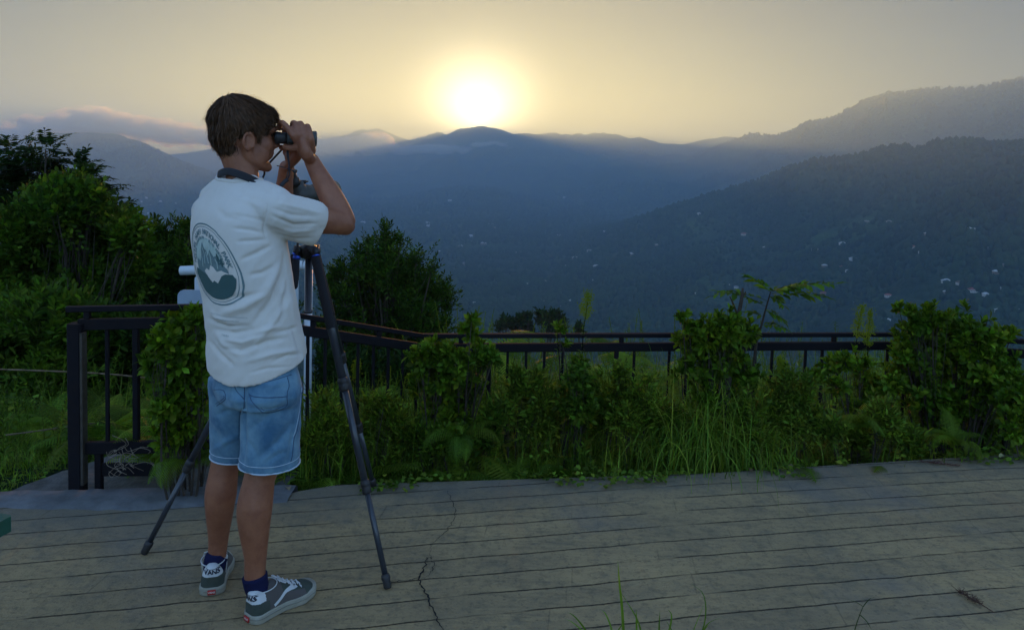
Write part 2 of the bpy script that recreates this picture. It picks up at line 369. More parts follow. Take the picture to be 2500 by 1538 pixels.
def voxel_union(parts, voxel, smooth=4, lam=.5):
    """parts: list of (V,F) closed shapes -> one continuous mesh as numpy (V, quads)"""
    b = MB()
    for V, F in parts: b.add(V, F)
    me = bpy.data.meshes.new('tmp'); me.from_pydata(b.V, [], b.F)
    import bmesh
    bm = bmesh.new(); bm.from_mesh(me); bmesh.ops.remove_doubles(bm, verts=bm.verts, dist=1e-6); bmesh.ops.recalc_face_normals(bm, faces=bm.faces); bm.to_mesh(me); bm.free()
    o = bpy.data.objects.new('tmp', me); COL.objects.link(o)
    r = o.modifiers.new('r', 'REMESH'); r.mode = 'VOXEL'; r.voxel_size = voxel
    s = o.modifiers.new('s', 'SMOOTH'); s.factor = lam; s.iterations = smooth
    dg = bpy.context.evaluated_depsgraph_get(); ev = o.evaluated_get(dg); m2 = bpy.data.meshes.new_from_object(ev)
    n = len(m2.vertices); V = np.empty(n*3, np.float32); m2.vertices.foreach_get('co', V)
    nf = len(m2.polygons); lt = np.empty(nf, np.int32); m2.polygons.foreach_get('loop_total', lt)
    li = np.empty(len(m2.loops), np.int32); m2.loops.foreach_get('vertex_index', li)
    if (lt == 4).all(): F = li.reshape(-1, 4)
    else: F = [tuple(p.vertices) for p in m2.polygons]
    bpy.data.objects.remove(o); bpy.data.meshes.remove(me); bpy.data.meshes.remove(m2)
    return V.reshape(-1, 3).astype(float), F
def vnormals(V, F):
    me = mesh_np(V, F); n = len(me.vertices); a = np.empty(n*3, np.float32); me.vertices.foreach_get('normal', a)
    me.update(); bpy.data.meshes.remove(me); return a.reshape(-1, 3)
def bvh_of(V, F):
    return BVHTree.FromPolygons([tuple(v) for v in V], [tuple(int(i) for i in f) for f in F])
def fold(V, Nn, lines, facing=True):
    """cloth folds: each (pixel polyline, amplitude m, width px); raised (+) or sunk (-) on the side seen"""
    px, py = proj(V); off = np.zeros(len(V))
    vis = np.clip(-(Nn@np.array(FC))*3, 0, 1)
    for pts, amp, wd in lines:
        pts = np.array(pts, float); best = np.full(len(V), 1e9); tt = np.zeros(len(V)); tot = len(pts)-1
        for i in range(tot):
            a, b = pts[i], pts[i+1]; d = b-a; L2 = d@d
            t = np.clip(((px-a[0])*d[0]+(py-a[1])*d[1])/L2, 0, 1); q = np.hypot(px-a[0]-d[0]*t, py-a[1]-d[1]*t)
            k = q < best; best = np.where(k, q, best); tt = np.where(k, (i+t)/tot, tt)
        off += amp*np.exp(-(best/wd)**2)*np.sqrt(np.clip(np.sin(np.pi*np.clip(tt*.96+.02, 0, 1)), 0, 1))
    return V+Nn*(off*vis)[:, None]
def decal(name, me2, target, origin, ex, ey, nrm, mt, parent, lift=.0015, maxd=.5):
    """lay a flat mesh (coords in metres) onto a surface by casting along -nrm"""
    V = []
    for i, v in enumerate(me2.vertices):
        p = origin+ex*v.co.x+ey*v.co.y+nrm*maxd*.5
        h = target.ray_cast(p, -nrm, maxd)
        if h[0] is None or abs(h[1].dot(nrm)) < .12: V.append(None)
        else: V.append(h[0]+h[1]*(lift if h[1].dot(nrm) > 0 else -lift))
    fs = [tuple(p.vertices) for p in me2.polygons if all(V[i] is not None for i in p.vertices)]
    use = sorted({i for f in fs for i in f}); ix = {u: k for k, u in enumerate(use)}
    if not fs: return None
    me = bpy.data.meshes.new(name); me.from_pydata([V[u] for u in use], [], [tuple(ix[i] for i in f) for f in fs])
    return link(name, me, mt, parent)
def text_mesh(s, size, align='CENTER', extr=0, spacing=1.0, bold=0.0):
    cu = bpy.data.curves.new('t', 'FONT'); cu.body = s; cu.size = size; cu.align_x = align; cu.align_y = 'CENTER'; cu.extrude = extr; cu.resolution_u = 2; cu.offset = bold; cu.space_character = spacing
    o = bpy.data.objects.new('t', cu); COL.objects.link(o); dg = bpy.context.evaluated_depsgraph_get(); me = bpy.data.meshes.new_from_object(o.evaluated_get(dg)); bpy.data.objects.remove(o); return me
def subdiv(me, maxlen):
    import bmesh
    bm = bmesh.new(); bm.from_mesh(me); bmesh.ops.triangulate(bm, faces=bm.faces)
    for _ in range(6):
        es = [e for e in bm.edges if e.calc_length() > maxlen]
        if not es: break
        bmesh.ops.subdivide_edges(bm, edges=es, cuts=1); bmesh.ops.triangulate(bm, faces=[f for f in bm.faces if len(f.verts) > 3])
    bm.to_mesh(me); bm.free(); return me
def poly2d(pts):
    me = bpy.data.meshes.new('p'); me.from_pydata([(x, y, 0) for x, y in pts], [], [tuple(range(len(pts)))]); return me
def strip2d(pts, w):
    P = [Vector((*p, 0)) for p in pts]; V = []; F = []
    for i, p in enumerate(P):
        d = (P[min(i+1, len(P)-1)]-P[max(i-1, 0)]).normalized(); n = Vector((-d.y, d.x, 0)); V += [p+n*w/2, p-n*w/2]
    for i in range(len(P)-1): F.append((2*i, 2*i+1, 2*i+3, 2*i+2))
    me = bpy.data.meshes.new('s'); me.from_pydata(V, [], F); return me
UP = Vector((0, 0, 1))
def hdir(deg): a = R_(deg); return Vector((math.sin(a), math.cos(a), 0))
# ------------------------------------------------------------------ the person
M_SKIN = mat('tanned_skin', (.31,.120,.062), .55, var=.9, var_scale=26, base2=(.22,.074,.038), bump=.0006, bump_scale=220, sss=.12)
M_SHIRT = mat('white_cotton', (.66,.62,.575), .9, var=.3, var_scale=6, base2=(.58,.55,.51), bump=.0005, bump_scale=420, sheen=.2, spec=.2)
M_HAIR = mat('brown_hair', (.072,.034,.016), .6, var=1, var_scale=55, base2=(.035,.020,.011), spec=.2)
M_SOCK = mat('navy_sock', (.012,.014,.05), .95, bump=.001, bump_scale=300, spec=.1)
def denim():
    m = mat('faded_denim', (.165,.305,.41), .9, var=1, var_scale=11, base2=(.05,.135,.24), bump=.0006, bump_scale=500, spec=.15, sheen=.15)
    return m
M_DENIM = denim()
M_STITCH = mat('pale_thread', (.42,.52,.62), .9); M_SEAM = mat('dark_seam', (.035,.075,.15), .9)
def tuck(body, bv, cond, gap):
    """keep the skin inside a garment"""
    for v in body.data.vertices:
        if cond(v.co):
            loc, nn, i, d = bv.find_nearest(v.co, .08)
            if loc is None: continue
            s = (v.co-loc).dot(nn)
            if s > -gap: v.co = loc-nn*gap
    body.data.update()
def build_person():
    BF = hdir(47); BR = Vector((BF.y, -BF.x, 0))          # torso facing, torso right
    HF = hdir(58); HR = Vector((HF.y, -HF.x, 0))
    # joints
    ankR = at(611,1392,2.41); kneR = at(626,1125,2.44); hipR = at(645,930,2.40)
    ankL = at(520,1346,2.575); kneL = at(542,1095,2.575); hipL = at(560,915,2.53)
    shR = at(668,508,2.36); elR = at(826,536,2.49); wrR = at(748,386,2.575)
    shL = at(500,508,2.62); elL = at(672,566,2.80); wrL = at(687,402,2.71)
    HC = at(586,322,2.50)
    def H(x, y, z): return HC+HF*x+HR*y+UP*z
    P = []
    # legs (calf bulges back)
    for (a, k, h, s, cf) in ((ankR, kneR, hipR, 1.0, hdir(44)), (ankL, kneL, hipL, .93, hdir(5))):
        back = -cf
        pts = [a-UP*.015+cf*.004, a, a.lerp(k, .22)+back*.002, a.lerp(k, .5)+back*.012, a.lerp(k, .68)+back*.014, a.lerp(k, .9)+back*.004, k+cf*.004, k.lerp(h, .3), k.lerp(h, .7), h+UP*.02]
        rr = [.030, .034*s, .038*s, .053*s, .059*s, .053*s, .055*s, .050, .054, .060]
        P.append(chain(pts, [q*.96 for q in rr], 24))
    # torso core under the shirt
    pel = (hipR+hipL)/2
    c1 = at(598,760,2.45); c2 = at(575,620,2.46); c3 = at(566,505,2.475); nk = at(582,418,2.485)
    P.append(chain([pel, c1, c2, c3-UP*.03], [.095, .10, .108, .085], 20, e=.85, up=BF))
    P.append(chain([shL, c3, shR], [.042, .045, .045], 16))
    # neck and head
    P.append(chain([c3+UP*.02, nk-UP*.01, H(-.028, 0, -.045)], [.058, .052, .054], 20))
    ax = (HF, HR, UP)
    P.append(ellipsoid(H(-.004, 0, .03), ax, (.097, .075, .088)))
    P.append(ellipsoid(H(.040, 0, -.030), ax, (.052, .057, .078)))
    P.append(ellipsoid(H(-.035, 0, .0), ax, (.06, .066, .075)))
    for s in (-1, 1):
        P.append(chain([H(-.005, s*.056, -.035), H(.005, s*.052, -.075), H(.045, s*.035, -.098), H(.072, s*.012, -.108)], [.020, .017, .017, .016], 12))
        P.append(ellipsoid(H(.028, s*.044, -.066), ax, (.044, .017, .040)))
        P.append(ellipsoid(H(.055, s*.034, -.035), ax, (.030, .024, .030)))
        P.append(chain([H(.072, s*.045, .014), H(.088, s*.022, .018), H(.09, 0, .012)], [.011, .012, .010], 10))
        # ear
        ec = H(.006, s*.072, -.028); ef = (HF*.93+UP*.0+HR*s*.25).normalized(); eo = (HR*s*.85-HF*.45).normalized()
        ring = []
        for k in range(11):
            t = R_(-60+k*30-20); ring.append(ec+UP*(.027*math.sin(t)+.002)-HF*(.0145*math.cos(t)+.005)+eo*(.010+.006*math.cos(t)))
        P.append(chain(ring, [.0052]*10+[.0065], 8, k=3))
        P.append(ellipsoid(ec-HF*.008+eo*.003, (HF, UP, eo), (.013, .023, .005)))
    P.append(ellipsoid(H(.082, 0, -.022), ax, (.026, .020, .034))); P.append(ellipsoid(H(.066, 0, -.055), ax, (.030, .036, .034)))
    P.append(ellipsoid(H(.068, 0, -.103), ax, (.020, .024, .016)))
    P.append(chain([H(.088, 0, .008), H(.100, 0, -.014), H(.108, 0, -.032)], [.008, .0085, .010], 12))
    for s in (-1, 1): P.append(ellipsoid(H(.100, s*.010, -.036), ax, (.011, .007, .008)))
    P.append(ellipsoid(H(.088, 0, -.060), ax, (.008, .020, .0055))); P.append(ellipsoid(H(.084, 0, -.071), ax, (.009, .017, .006)))
    # arms
    foreR = elR.lerp(wrR, .35)
    P.append(chain([shR, shR.lerp(elR, .5)-UP*.004, elR.lerp(shR, .12), elR, foreR+(BR*.004), elR.lerp(wrR, .75), wrR], [.05, .047, .041, .0385, .0405, .031, .0255], 24))
    P.append(roundcone(elR+(elR-wrR).normalized()*.012+(elR-shR).normalized()*.010, elR, .022, .03, 12))
    P.append(chain([shL, shL.lerp(elL, .5), elL, elL.lerp(wrL, .35), elL.lerp(wrL, .75), wrL], [.048, .044, .038, .039, .030, .025], 20))
    # binocular frame
    B0 = at(668,331,2.535); BA = hdir(71)                                 # right eyecup, axis of sight
    BS = Vector((BA.y, -BA.x, 0))                                         # towards the right hand side
    def Bq(t, s, u): return B0+BA*t+BS*s+UP*u
    # right hand: wrist -> palm -> fingers over the barrel, thumb below
    P.append(chain([wrR, Bq(.088, .040, -.052), Bq(.075, .043, -.015)], [.025, .027, .020], 16, e=.75, up=BS))
    mcp = [Bq(.046, .042, .008), Bq(.066, .046, .010), Bq(.085, .045, .006), Bq(.102, .041, -.003)]
    fing = [  # pip, dip, tip
        (Bq(.016, .030, .046), Bq(.004, .006, .046), Bq(.004, -.008, .030)),
        (Bq(.052, .026, .046), Bq(.046, -.002, .050), Bq(.044, -.020, .034)),
        (Bq(.073, .027, .045), Bq(.068, -.001, .049), Bq(.066, -.020, .033)),
        (Bq(.096, .026, .036), Bq(.091, .003, .043), Bq(.089, -.014, .031))]
    for m, (a, b, c), r in zip(mcp, fing, (.0100, .0102, .0098, .0088)):
        P.append(chain([wrR.lerp(m, .45), m], [.016, .0125], 12)); P.append(chain([m, a, b, c], [.0120, r, r*.92, r*.80], 12, k=4))
    P.append(chain([wrR.lerp(Bq(.06,.03,-.03), .5), Bq(.066, .030, -.030), Bq(.044, .020, -.034), Bq(.020, .008, -.030)], [.018, .0145, .0115, .0095], 12))
    # left hand the same way on the far barrel
    def Lq(t, s, u): return B0+BA*t-BS*(s+.066)+UP*u
    P.append(chain([wrL, Lq(.070, .036, -.050), Lq(.070, .042, -.015)], [.024, .026, .020], 16, e=.75, up=BS))
    for t, dt, r in ((.030, -.012, .0098), (.056, -.004, .010), (.076, -.003, .0096), (.096, 0, .0086)):
        m = Lq(t+.006, .043, .006); P.append(chain([wrL.lerp(m, .5), m], [.016, .012], 12))
        P.append(chain([m, Lq(t+dt, .028, .040), Lq(t+dt, .003, .042), Lq(t+dt, -.012, .030)], [.0118, r, r*.92, r*.8], 12))
    P.append(chain([wrL.lerp(Lq(.05,.03,-.03), .5), Lq(.052, .028, -.032), Lq(.032, .014, -.036), Lq(.012, .002, -.031)], [.017, .014, .0115, .0095], 12))
    V, F = voxel_union(P, .0038, 3, .5)
    me = mesh_np(V, F); body = link('person', me, M_SKIN)
    tag(body, 'person in white t-shirt and denim shorts looking through binoculars beside the tripod', 'person')
    # eyes
    for s in (-1, 1):
        b = MB().add(*ellipsoid(H(.066, s*.031, -.002), ax, (.0105, .0105, .0105), 10)); b.build('eye', mat('eye_white', (.7,.68,.62), .2), body)
    # ---------------- hair
    HP = [ellipsoid(H(-.008, 0, .042), ax, (.108, .083, .080)), ellipsoid(H(-.058, 0, .008), ax, (.052, .071, .076)), ellipsoid(H(-.046, 0, -.048), ax, (.036, .054, .040)),
          ellipsoid(H(.062, 0, .060), ax, (.045, .062, .036)), ellipsoid(H(-.02, 0, .078), ax, (.075, .064, .050))]
    for s in (-1, 1):
        HP.append(chain([H(.034, s*.072, .030), H(.030, s*.073, .005), H(.027, s*.070, -.026)], [.014, .009, .004], 10))
        HP.append(ellipsoid(H(-.028, s*.058, .030), ax, (.05, .028, .045))); HP.append(ellipsoid(H(.035, s*.055, .045), ax, (.042, .026, .035)))
    V, F = voxel_union(HP, .004, 3, .5)
    rel = V-np.array(HC); a = rel@np.array(HF); c = rel@np.array(HR); u = rel@np.array(UP)
    Nn = vnormals(V, F)
    ang = np.arctan2(c, a+.06)
    V = V+Nn*(fbm(ang*9+u*6, u*22, 3, 4)*.0055+fbm(ang*26, u*12, 2, 8)*.003)[:, None]
    hair = link('hair', mesh_np(V, F), M_HAIR, body); tag(hair, kind=None)
    bv = bvh_of(V, F); crown = H(-.062, .01, .108)
    SV = []; SF = []; rng = random.Random(3); Vl = V
    for k in range(7500):
        i = rng.randrange(len(Vl)); p = Vector(Vl[i]); q = p-HC
        la, lc, lu = q.dot(HF), q.dot(HR), q.dot(UP)
        if lu < -.02 and la > -.03: continue
        if abs(lc) > .05 and -.022 < la < .026 and lu < .012: continue
        L = rng.uniform(.022, .045); pts = [p]; wv = rng.uniform(-.5, .5); lift = rng.uniform(.0005, .0035)
        if rng.random() < .16: lift = rng.uniform(.004, .011)
        d0 = None
        for sgm in range(4):
            c0 = pts[-1]; away = (c0-crown); away.z *= .6
            side = HR*(.25*wv)
            d = away.normalized()+Vector((0, 0, -.55 if la < .03 else -.25))+side+HF*(.25 if la > 0 else -.05)
            q_ = c0-HC
            if sgm and abs(q_.dot(HR)) > .05 and -.020 < q_.dot(HF) < .024 and q_.dot(UP) < .006: break
            loc, nn, _, _ = bv.find_nearest(c0)
            d = d-nn*d.dot(nn)
            if d.length < 1e-4: break
            d.normalize(); c1_ = c0+d*L/4; loc, nn, _, _ = bv.find_nearest(c1_)
            if nn.dot(loc-HC) < 0: nn = -nn
            pts.append(loc+nn*(lift*(.4+sgm*.35)))
        if len(pts) < 3: continue
        b0 = len(SV); wd = rng.uniform(.0008, .0017)
        for j, c0 in enumerate(pts):
            t = (pts[min(j+1, len(pts)-1)]-pts[max(j-1, 0)]).normalized(); sd = t.cross((c0-HC).normalized()).normalized(); ww = wd*(1-.8*(j/(len(pts)-1))**2)
            SV += [c0+sd*ww, c0-sd*ww]
        for j in range(len(pts)-1): SF.append((b0+2*j, b0+2*j+1, b0+2*j+3, b0+2*j+2))
    me = bpy.data.meshes.new('strands'); me.from_pydata([tuple(v) for v in SV], [], SF); link('strands', me, mat('hair_strand', (.10,.046,.021), .6, var=1, var_scale=70, base2=(.045,.025,.014), spec=.2), hair)
    # ---------------- t-shirt
    def ring_at(py, l, r, dep, b, n=40, sq=2.3, tilt=0.0, tr=0.0):
        """horizontal superellipse whose silhouette from the camera spans l..r"""
        c = at((l+r)/2, py, dep); half = (r-l)/2*dep/FPX
        a = math.sqrt(max(half**2-(b*BF.x)**2, .0001))/BR.x
        out = []
        for k in range(n):
            t = 2*math.pi*k/n; ct, st = math.cos(t), math.sin(t)
            ex = 2/sq; x = a*abs(ct)**ex*(1 if ct > 0 else -1); y = b*abs(st)**ex*(1 if st > 0 else -1)
            out.append(c+BR*x+BF*y+UP*(tilt*y-tr*x))
        return out
    def loft(rings, cap=True):
        V = [v for r in rings for v in r]; n = len(rings[0]); F = []
        for i in range(len(rings)-1):
            for k in range(n): a0 = i*n+k; a1 = i*n+(k+1) % n; F.append((a0, a1, a1+n, a0+n))
        if cap: F.append(tuple(range(n))[::-1]); F.append(tuple(range((len(rings)-1)*n, len(rings)*n)))
        return V, F
    prof = [(430,536,610,2.497,.050), (440,516,628,2.495,.062), (456,490,654,2.492,.078), (474,474,672,2.485,.095), (500,455,684,2.478,.112), (530,448,690,2.472,.122), (570,447,697,2.468,.128), (620,456,704,2.462,.130), (680,470,711,2.456,.130),
            (740,486,719,2.45,.134), (790,495,726,2.446,.138), (830,496,731,2.445,.142), (862,500,735,2.445,.143)]
    S = spline(prof, 3); rings = [ring_at(*s, tilt=.30*max(0, min(1, (s[0]-740)/120)), tr=.10*max(0, min(1, (s[0]-740)/120))) for s in S]
    # hollow hem: go back up inside
    hemc = sum(rings[-1], Vector())/len(rings[-1])
    inner = [[hemc+(v-hemc)*q_+UP*h for v in rings[-1]] for q_, h in ((.93, .0), (.88, .03), (.80, .05))]
    SP = [loft(rings+inner)]
    cc0 = at(574,436,2.490)
    # shoulders and sleeves
    SP.append(chain([at(508,472,2.56), at(545,458,2.52), at(590,455,2.47)], [.040, .054, .058], 20))
    SP.append(chain([shR, shR.lerp(elR, .5)], [.062, .058], 20)); SP.append(chain([shL, shL.lerp(elL, .5)], [.054, .052], 20))
    SP.append(chain([shL, c3+UP*.02, shR], [.056, .082, .062], 20))
    SP.append(chain([at(510,482,2.58), at(560,462,2.52), at(620,468,2.45), at(662,490,2.38)], [.045, .05, .052, .056], 18))
    slR = [at(640,512,2.40), at(672,516,2.37), at(712,530,2.395), at(748,543,2.425), at(768,550,2.44)]
    def sleeve(c, rr, el):
        V0, _ = tube_np(c, rr, 28, False, el, up=UP)
        n = 28; rg = [V0[i*n:(i+1)*n] for i in range(len(c))]
        m = sum(rg[-1], Vector())/n; ax_ = (c[-1]-c[-2]).normalized()
        rg.append([m+(v-m)*.90 for v in rg[-1]]); rg.append([m+(v-m)*.88-ax_*.035 for v in rg[-2]])
        return loft(rg)
    SP.append(sleeve([Vector(s[:3]) for s in spline([tuple(p) for p in slR], 3)], [s[0] for s in spline([(.070,), (.073,), (.068,), (.064,), (.060,)], 3)], .72))
    # drape of the sleeve's underside towards its hem
    slL = [at(512,508,2.60), at(518,514,2.66), at(560,530,2.72), at(600,545,2.77)]
    SP.append(sleeve(slL, [.062, .066, .062, .058], .75))
    V, F = voxel_union(SP, .0042, 8, .5)
    Nn = vnormals(V, F)
    folds = [([(640,492),(632,540),(640,580)], -.004, 4), ([(655,500),(700,516),(755,520)], -.004, 6), ([(652,518),(705,540),(762,537)], -.005, 5), ([(650,538),(700,556),(758,552)], .004, 7), ([(655,560),(705,575),(750,572)], -.004, 6),
             ([(668,488),(720,500),(770,512)], .004, 6), ([(636,560),(600,552),(560,548)], -.005, 6), ([(640,575),(608,578),(570,580)], -.005, 6), ([(650,590),(615,608),(580,622)], -.006, 7), ([(632,530),(600,522),(560,515)], -.003, 6),
             ([(692,600),(680,660),(655,720),(610,775)], -.011, 11), ([(696,640),(690,700),(672,770)], -.006, 8), ([(664,650),(640,700),(590,735),(540,752)], .010, 13), ([(640,700),(595,712),(555,716)], -.006, 9),
             ([(700,720),(665,760),(620,820),(600,850)], .006, 10), ([(612,790),(560,800),(515,790)], -.008, 9), ([(690,810),(640,820),(575,842),(530,832)], -.007, 8), ([(715,840),(660,848),(590,868)], .005, 8), ([(700,770),(715,820),(722,865)], -.005, 7),
             ([(520,800),(540,830),(575,850)], .006, 9), ([(505,820),(530,852),(560,878)], -.005, 7), ([(716,690),(700,740),(712,800)], .004, 8), ([(480,590),(470,640),(488,700)], .003, 10), ([(508,745),(520,765),(560,772)], .004, 8),
             ([(690,690),(688,780),(694,862)], .0008, 4), ([(560,470),(600,485),(630,500)], .003, 10), ([(655,640),(630,655),(600,660)], -.006, 7), ([(725,780),(700,790),(660,800)], -.005, 6), ([(612,800),(640,790),(676,782)], .005, 7),
             ([(505,765),(545,785),(600,782)], -.006, 7), ([(540,815),(580,822),(628,806)], .005, 6), ([(655,868),(690,852),(728,850)], -.004, 5), ([(600,895),(640,884),(700,880)], -.003, 4), ([(520,500),(540,520),(580,528)], -.003, 10), ([(706,585),(712,640),(718,700)], -.004, 6)]
    V = fold(V, Nn, [(a_, b_*1.25, c_*.78) for a_, b_, c_ in folds])
    px, py = proj(V)
    n3 = fbm(px/52, py/34, 2, 31)*.0022*np.clip((py-560)/150, .25, 1)+fbm((px+py*.8)/16, (py-px*.5)/60, 2, 12)*.0012
    V = V+Nn*n3[:, None]
    # draping: the hem pulls up a little on both sides
    shirt = link('t_shirt', mesh_np(V, F), M_SHIRT, body)
    sb = bvh_of(V, F); tuck(body, sb, lambda v: v.z > 1.0 and (v-shR).dot((elR-shR).normalized()) < .115 and (v-shL).dot((elL-shL).normalized()) < .16 and v.z < cc0.z-.012, .012)
    # hem band
    hb = rings[-1]; hm = sum(hb, Vector())/len(hb)
    pts = [hm+(v-hm)*1.012+UP*.012 for v in hb]; pts.append(pts[0])
    # collar
    cc = at(572,446,2.490); cr = []
    for k in range(33):
        t = 2*math.pi*k/32; cr.append(cc+BR*(.070*math.cos(t))+BF*(.060*math.sin(t)+.004)+UP*(-.024*math.sin(t)-.006-.006*abs(math.cos(t))))
    cr = [(lambda q: q[0]+UP*.002)(sb.find_nearest(p)) for p in cr]
    MB().tube(cr, .0075, 10, ell=.55, cap=False).build('collar', M_SHIRT, shirt)
    # ---------------- printed emblem on the back
    M_INK = mat('green_print', (.14,.21,.225), .9, var=.6, var_scale=60, base2=(.10,.18,.20)); M_INKL = mat('pale_green_print', (.36,.46,.44), .9, var=.8, var_scale=50, base2=(.44,.53,.50)); M_INKD = mat('dark_green_print', (.04,.095,.10), .9)
    eo = at(492,634,2.33); en = (-BF).normalized(); exx = BR*1.0; ext = (at(545,728,2.33)-at(482,538,2.33)).normalized()
    eyy = Vector((0, 0, 1))-BR*(Vector((0,0,1)).dot(BR)); eyy = (eyy-BR*.36); S0 = .117
    def D(name, me2, mt, parent, lift=.0012, ml=.009, k=S0):
        me2.transform(Matrix.Diagonal((k, k*1.04, 1, 1))); subdiv(me2, ml); return decal(name, me2, sb, eo, exx, eyy, en, mt, parent, lift, .5)
    def outline(s, n=64):   # rounded, slightly square badge outline
        o_ = []
        for i in range(n):
            t = 2*math.pi*i/n; c_, s_ = math.cos(t), math.sin(t); e_ = 2/2.35
            o_.append((s*abs(c_)**e_*(1 if c_ > 0 else -1), s*abs(s_)**e_*(1 if s_ > 0 else -1)))
        return o_
    em = D('emblem', strip2d(outline(1.0)+[outline(1.0)[0]], .035), M_INK, shirt)
    if em:
        D('emblem_ring', strip2d(outline(.93)+[outline(.93)[0]], .014), M_INK, em)
        D('emblem_sky', poly2d([(x*.66, y*.66) for x, y in outline(1.0)]), M_INKL, em, .0010)
        pk = [(-.62,.0),(-.50,.12),(-.42,.05),(-.30,.20),(-.22,.35),(-.15,.50),(-.10,.56),(-.04,.40),(.02,.36),(.07,.22),(.13,.30),(.20,.40),(.26,.32),(.32,.22),(.40,.26),(.46,.12),(.56,.06),(.66,-.05),(.66,-.25),(-.66,-.25)]
        D('emblem_peaks', poly2d([(x*1.08, y*1.0-.02) for x, y in pk]), M_INK, em, .0016)
        D('emblem_snow', poly2d([(-.30,-.20),(-.15,-.12),(-.02,-.16),(.10,-.02),(.22,-.06),(.34,-.16),(.52,-.12),(.74,-.20),(.45,-.28),(.34,-.38),(.22,-.48),(.10,-.42),(.0,-.48),(-.10,-.40),(-.22,-.30)]), M_SHIRT, em, .0019)
        lo = [(x*.88, y*.87) for x, y in outline(1.0) if y < -.30]; lo = sorted(lo, key=lambda q: q[0])
        D('emblem_foothill', poly2d(lo+[(.80,-.20),(.60,-.20),(.45,-.26),(.34,-.36),(.22,-.46),(.10,-.40),(.0,-.46),(-.10,-.38),(-.2,-.28),(-.42,-.24),(-.78,-.16)]), M_INKD, em, .0022)
        for (a, b) in (((-.12,.42),(-.16,.0)), ((.20,.30),(.16,-.02)), ((-.02,.3),(.04,.02)), ((-.3,.15),(-.34,-.1)), ((.38,.16),(.42,-.08))):
            D('emblem_ridge_line', strip2d([a, ((a[0]+b[0])/2+.03, (a[1]+b[1])/2), b], .03), M_INKL, em, .0024)
        # fir tree at the right rim
        for (x, y, h) in ((.50,.02,.30), (.60,-.02,.22)):
            D('emblem_tree', poly2d([(x, y+h), (x+.05, y+h*.6), (x+.03, y+h*.6), (x+.08, y+h*.25), (x+.02, y+h*.25), (x+.02, y), (x-.02, y), (x-.02, y+h*.25), (x-.08, y+h*.25), (x-.03, y+h*.6), (x-.05, y+h*.6)]), M_INKD, em, .0026)
        def arc(txt, rad, a0, a1, size, mt):
            n = len(txt)
            for i, ch in enumerate(txt):
                if ch == ' ': continue
                a = R_(a0+(a1-a0)*i/(n-1)); m2 = text_mesh(ch, size, bold=.006)
                m2.transform(Matrix.Translation((rad*math.cos(a), rad*math.sin(a), 0)) @ Matrix.Rotation(a-math.pi/2, 4, 'Z')); yield m2
        def arcobj(name, txt, rad, a0, a1, size, mt):
            import bmesh
            bm = bmesh.new()
            for m2 in arc(txt, rad, a0, a1, size, mt): bm.from_mesh(m2)
            m3 = bpy.data.meshes.new('t'); bm.to_mesh(m3); bm.free(); D(name, m3, mt, em, .0016, .012)
        arcobj('emblem_lettering', 'NAHUEL HUAPI NATIONAL PARK', .80, 178, 2, .185, M_INK)
        arcobj('emblem_small_lettering', 'GRAN MOUNTAIN - RIO NEGRO', .655, 172, 8, .10, M_INK)
    # small print below
    for j, (wtx, yy) in enumerate((('NAHUEL HUAPI NATIONAL PARK IS THE OLDEST NATIONAL PARK IN ARGENTINA', -1.27), ('ESTABLISHED IN THE FOOTHILLS OF THE PATAGONIAN ANDES', -1.375), ('SURROUNDS THE LAKE AND ITS MOUNTAINS', -1.48), ('T E R R A', -1.78))):
        m2 = text_mesh(wtx, .031 if j < 3 else .06); m2.transform(Matrix.Translation((.10-.06*j, yy, 0))); D('small_print', m2, M_INK, shirt, .0014, .02)
    # ---------------- denim shorts
    def leg_ring(c, a, b, ax1, ax2, n=32): return [c+ax1*(a*math.cos(2*math.pi*k/n))+ax2*(b*math.sin(2*math.pi*k/n)) for k in range(n)]
    sp = []
    wa = [ring_at(*s) for s in [(835,525,712,2.450,.10), (880,512,722,2.445,.108), (905,508,727,2.44,.116), (930,506,730,2.435,.125), (955,512,722,2.435,.115)]]
    sp.append(loft(wa))
    hems = []
    for (cx, w, h0, h1, dep0, dep1, dp) in ((652, 144, 925, 1112, 2.40, 2.425, .095), (566, 130, 905, 1092, 2.50, 2.575, .085)):
        rg = []
        for t in (0, .2, .4, .6, .8, .93, 1.0):
            py = h0+(h1-h0)*t; dep = dep0+(dep1-dep0)*t
            cxx = cx + (2*(t-.2) if cx < 600 else -5*t); ww = (w if cx > 600 else w-6*t)
            c = at(cxx, py, dep); hw = ww/2*dep/FPX
            a = math.sqrt(max(hw**2-(dp*BF.x)**2, .0006))/BR.x
            rg.append([c+BR*(a*math.cos(2*math.pi*k/32))+BF*(dp*math.sin(2*math.pi*k/32)) for k in range(32)])
        m = sum(rg[-1], Vector())/32; hems.append(rg[-1])
        rg.append([m+(v-m)*.93 for v in rg[-1]]); rg.append([m+(v-m)*.91+UP*.05 for v in rg[-2]]); rg.append([m+(v-m)*.8+UP*.07 for v in rg[-3]])
        sp.append(loft(rg))
    V, F = voxel_union(sp, .0045, 4, .5); Nn = vnormals(V, F)
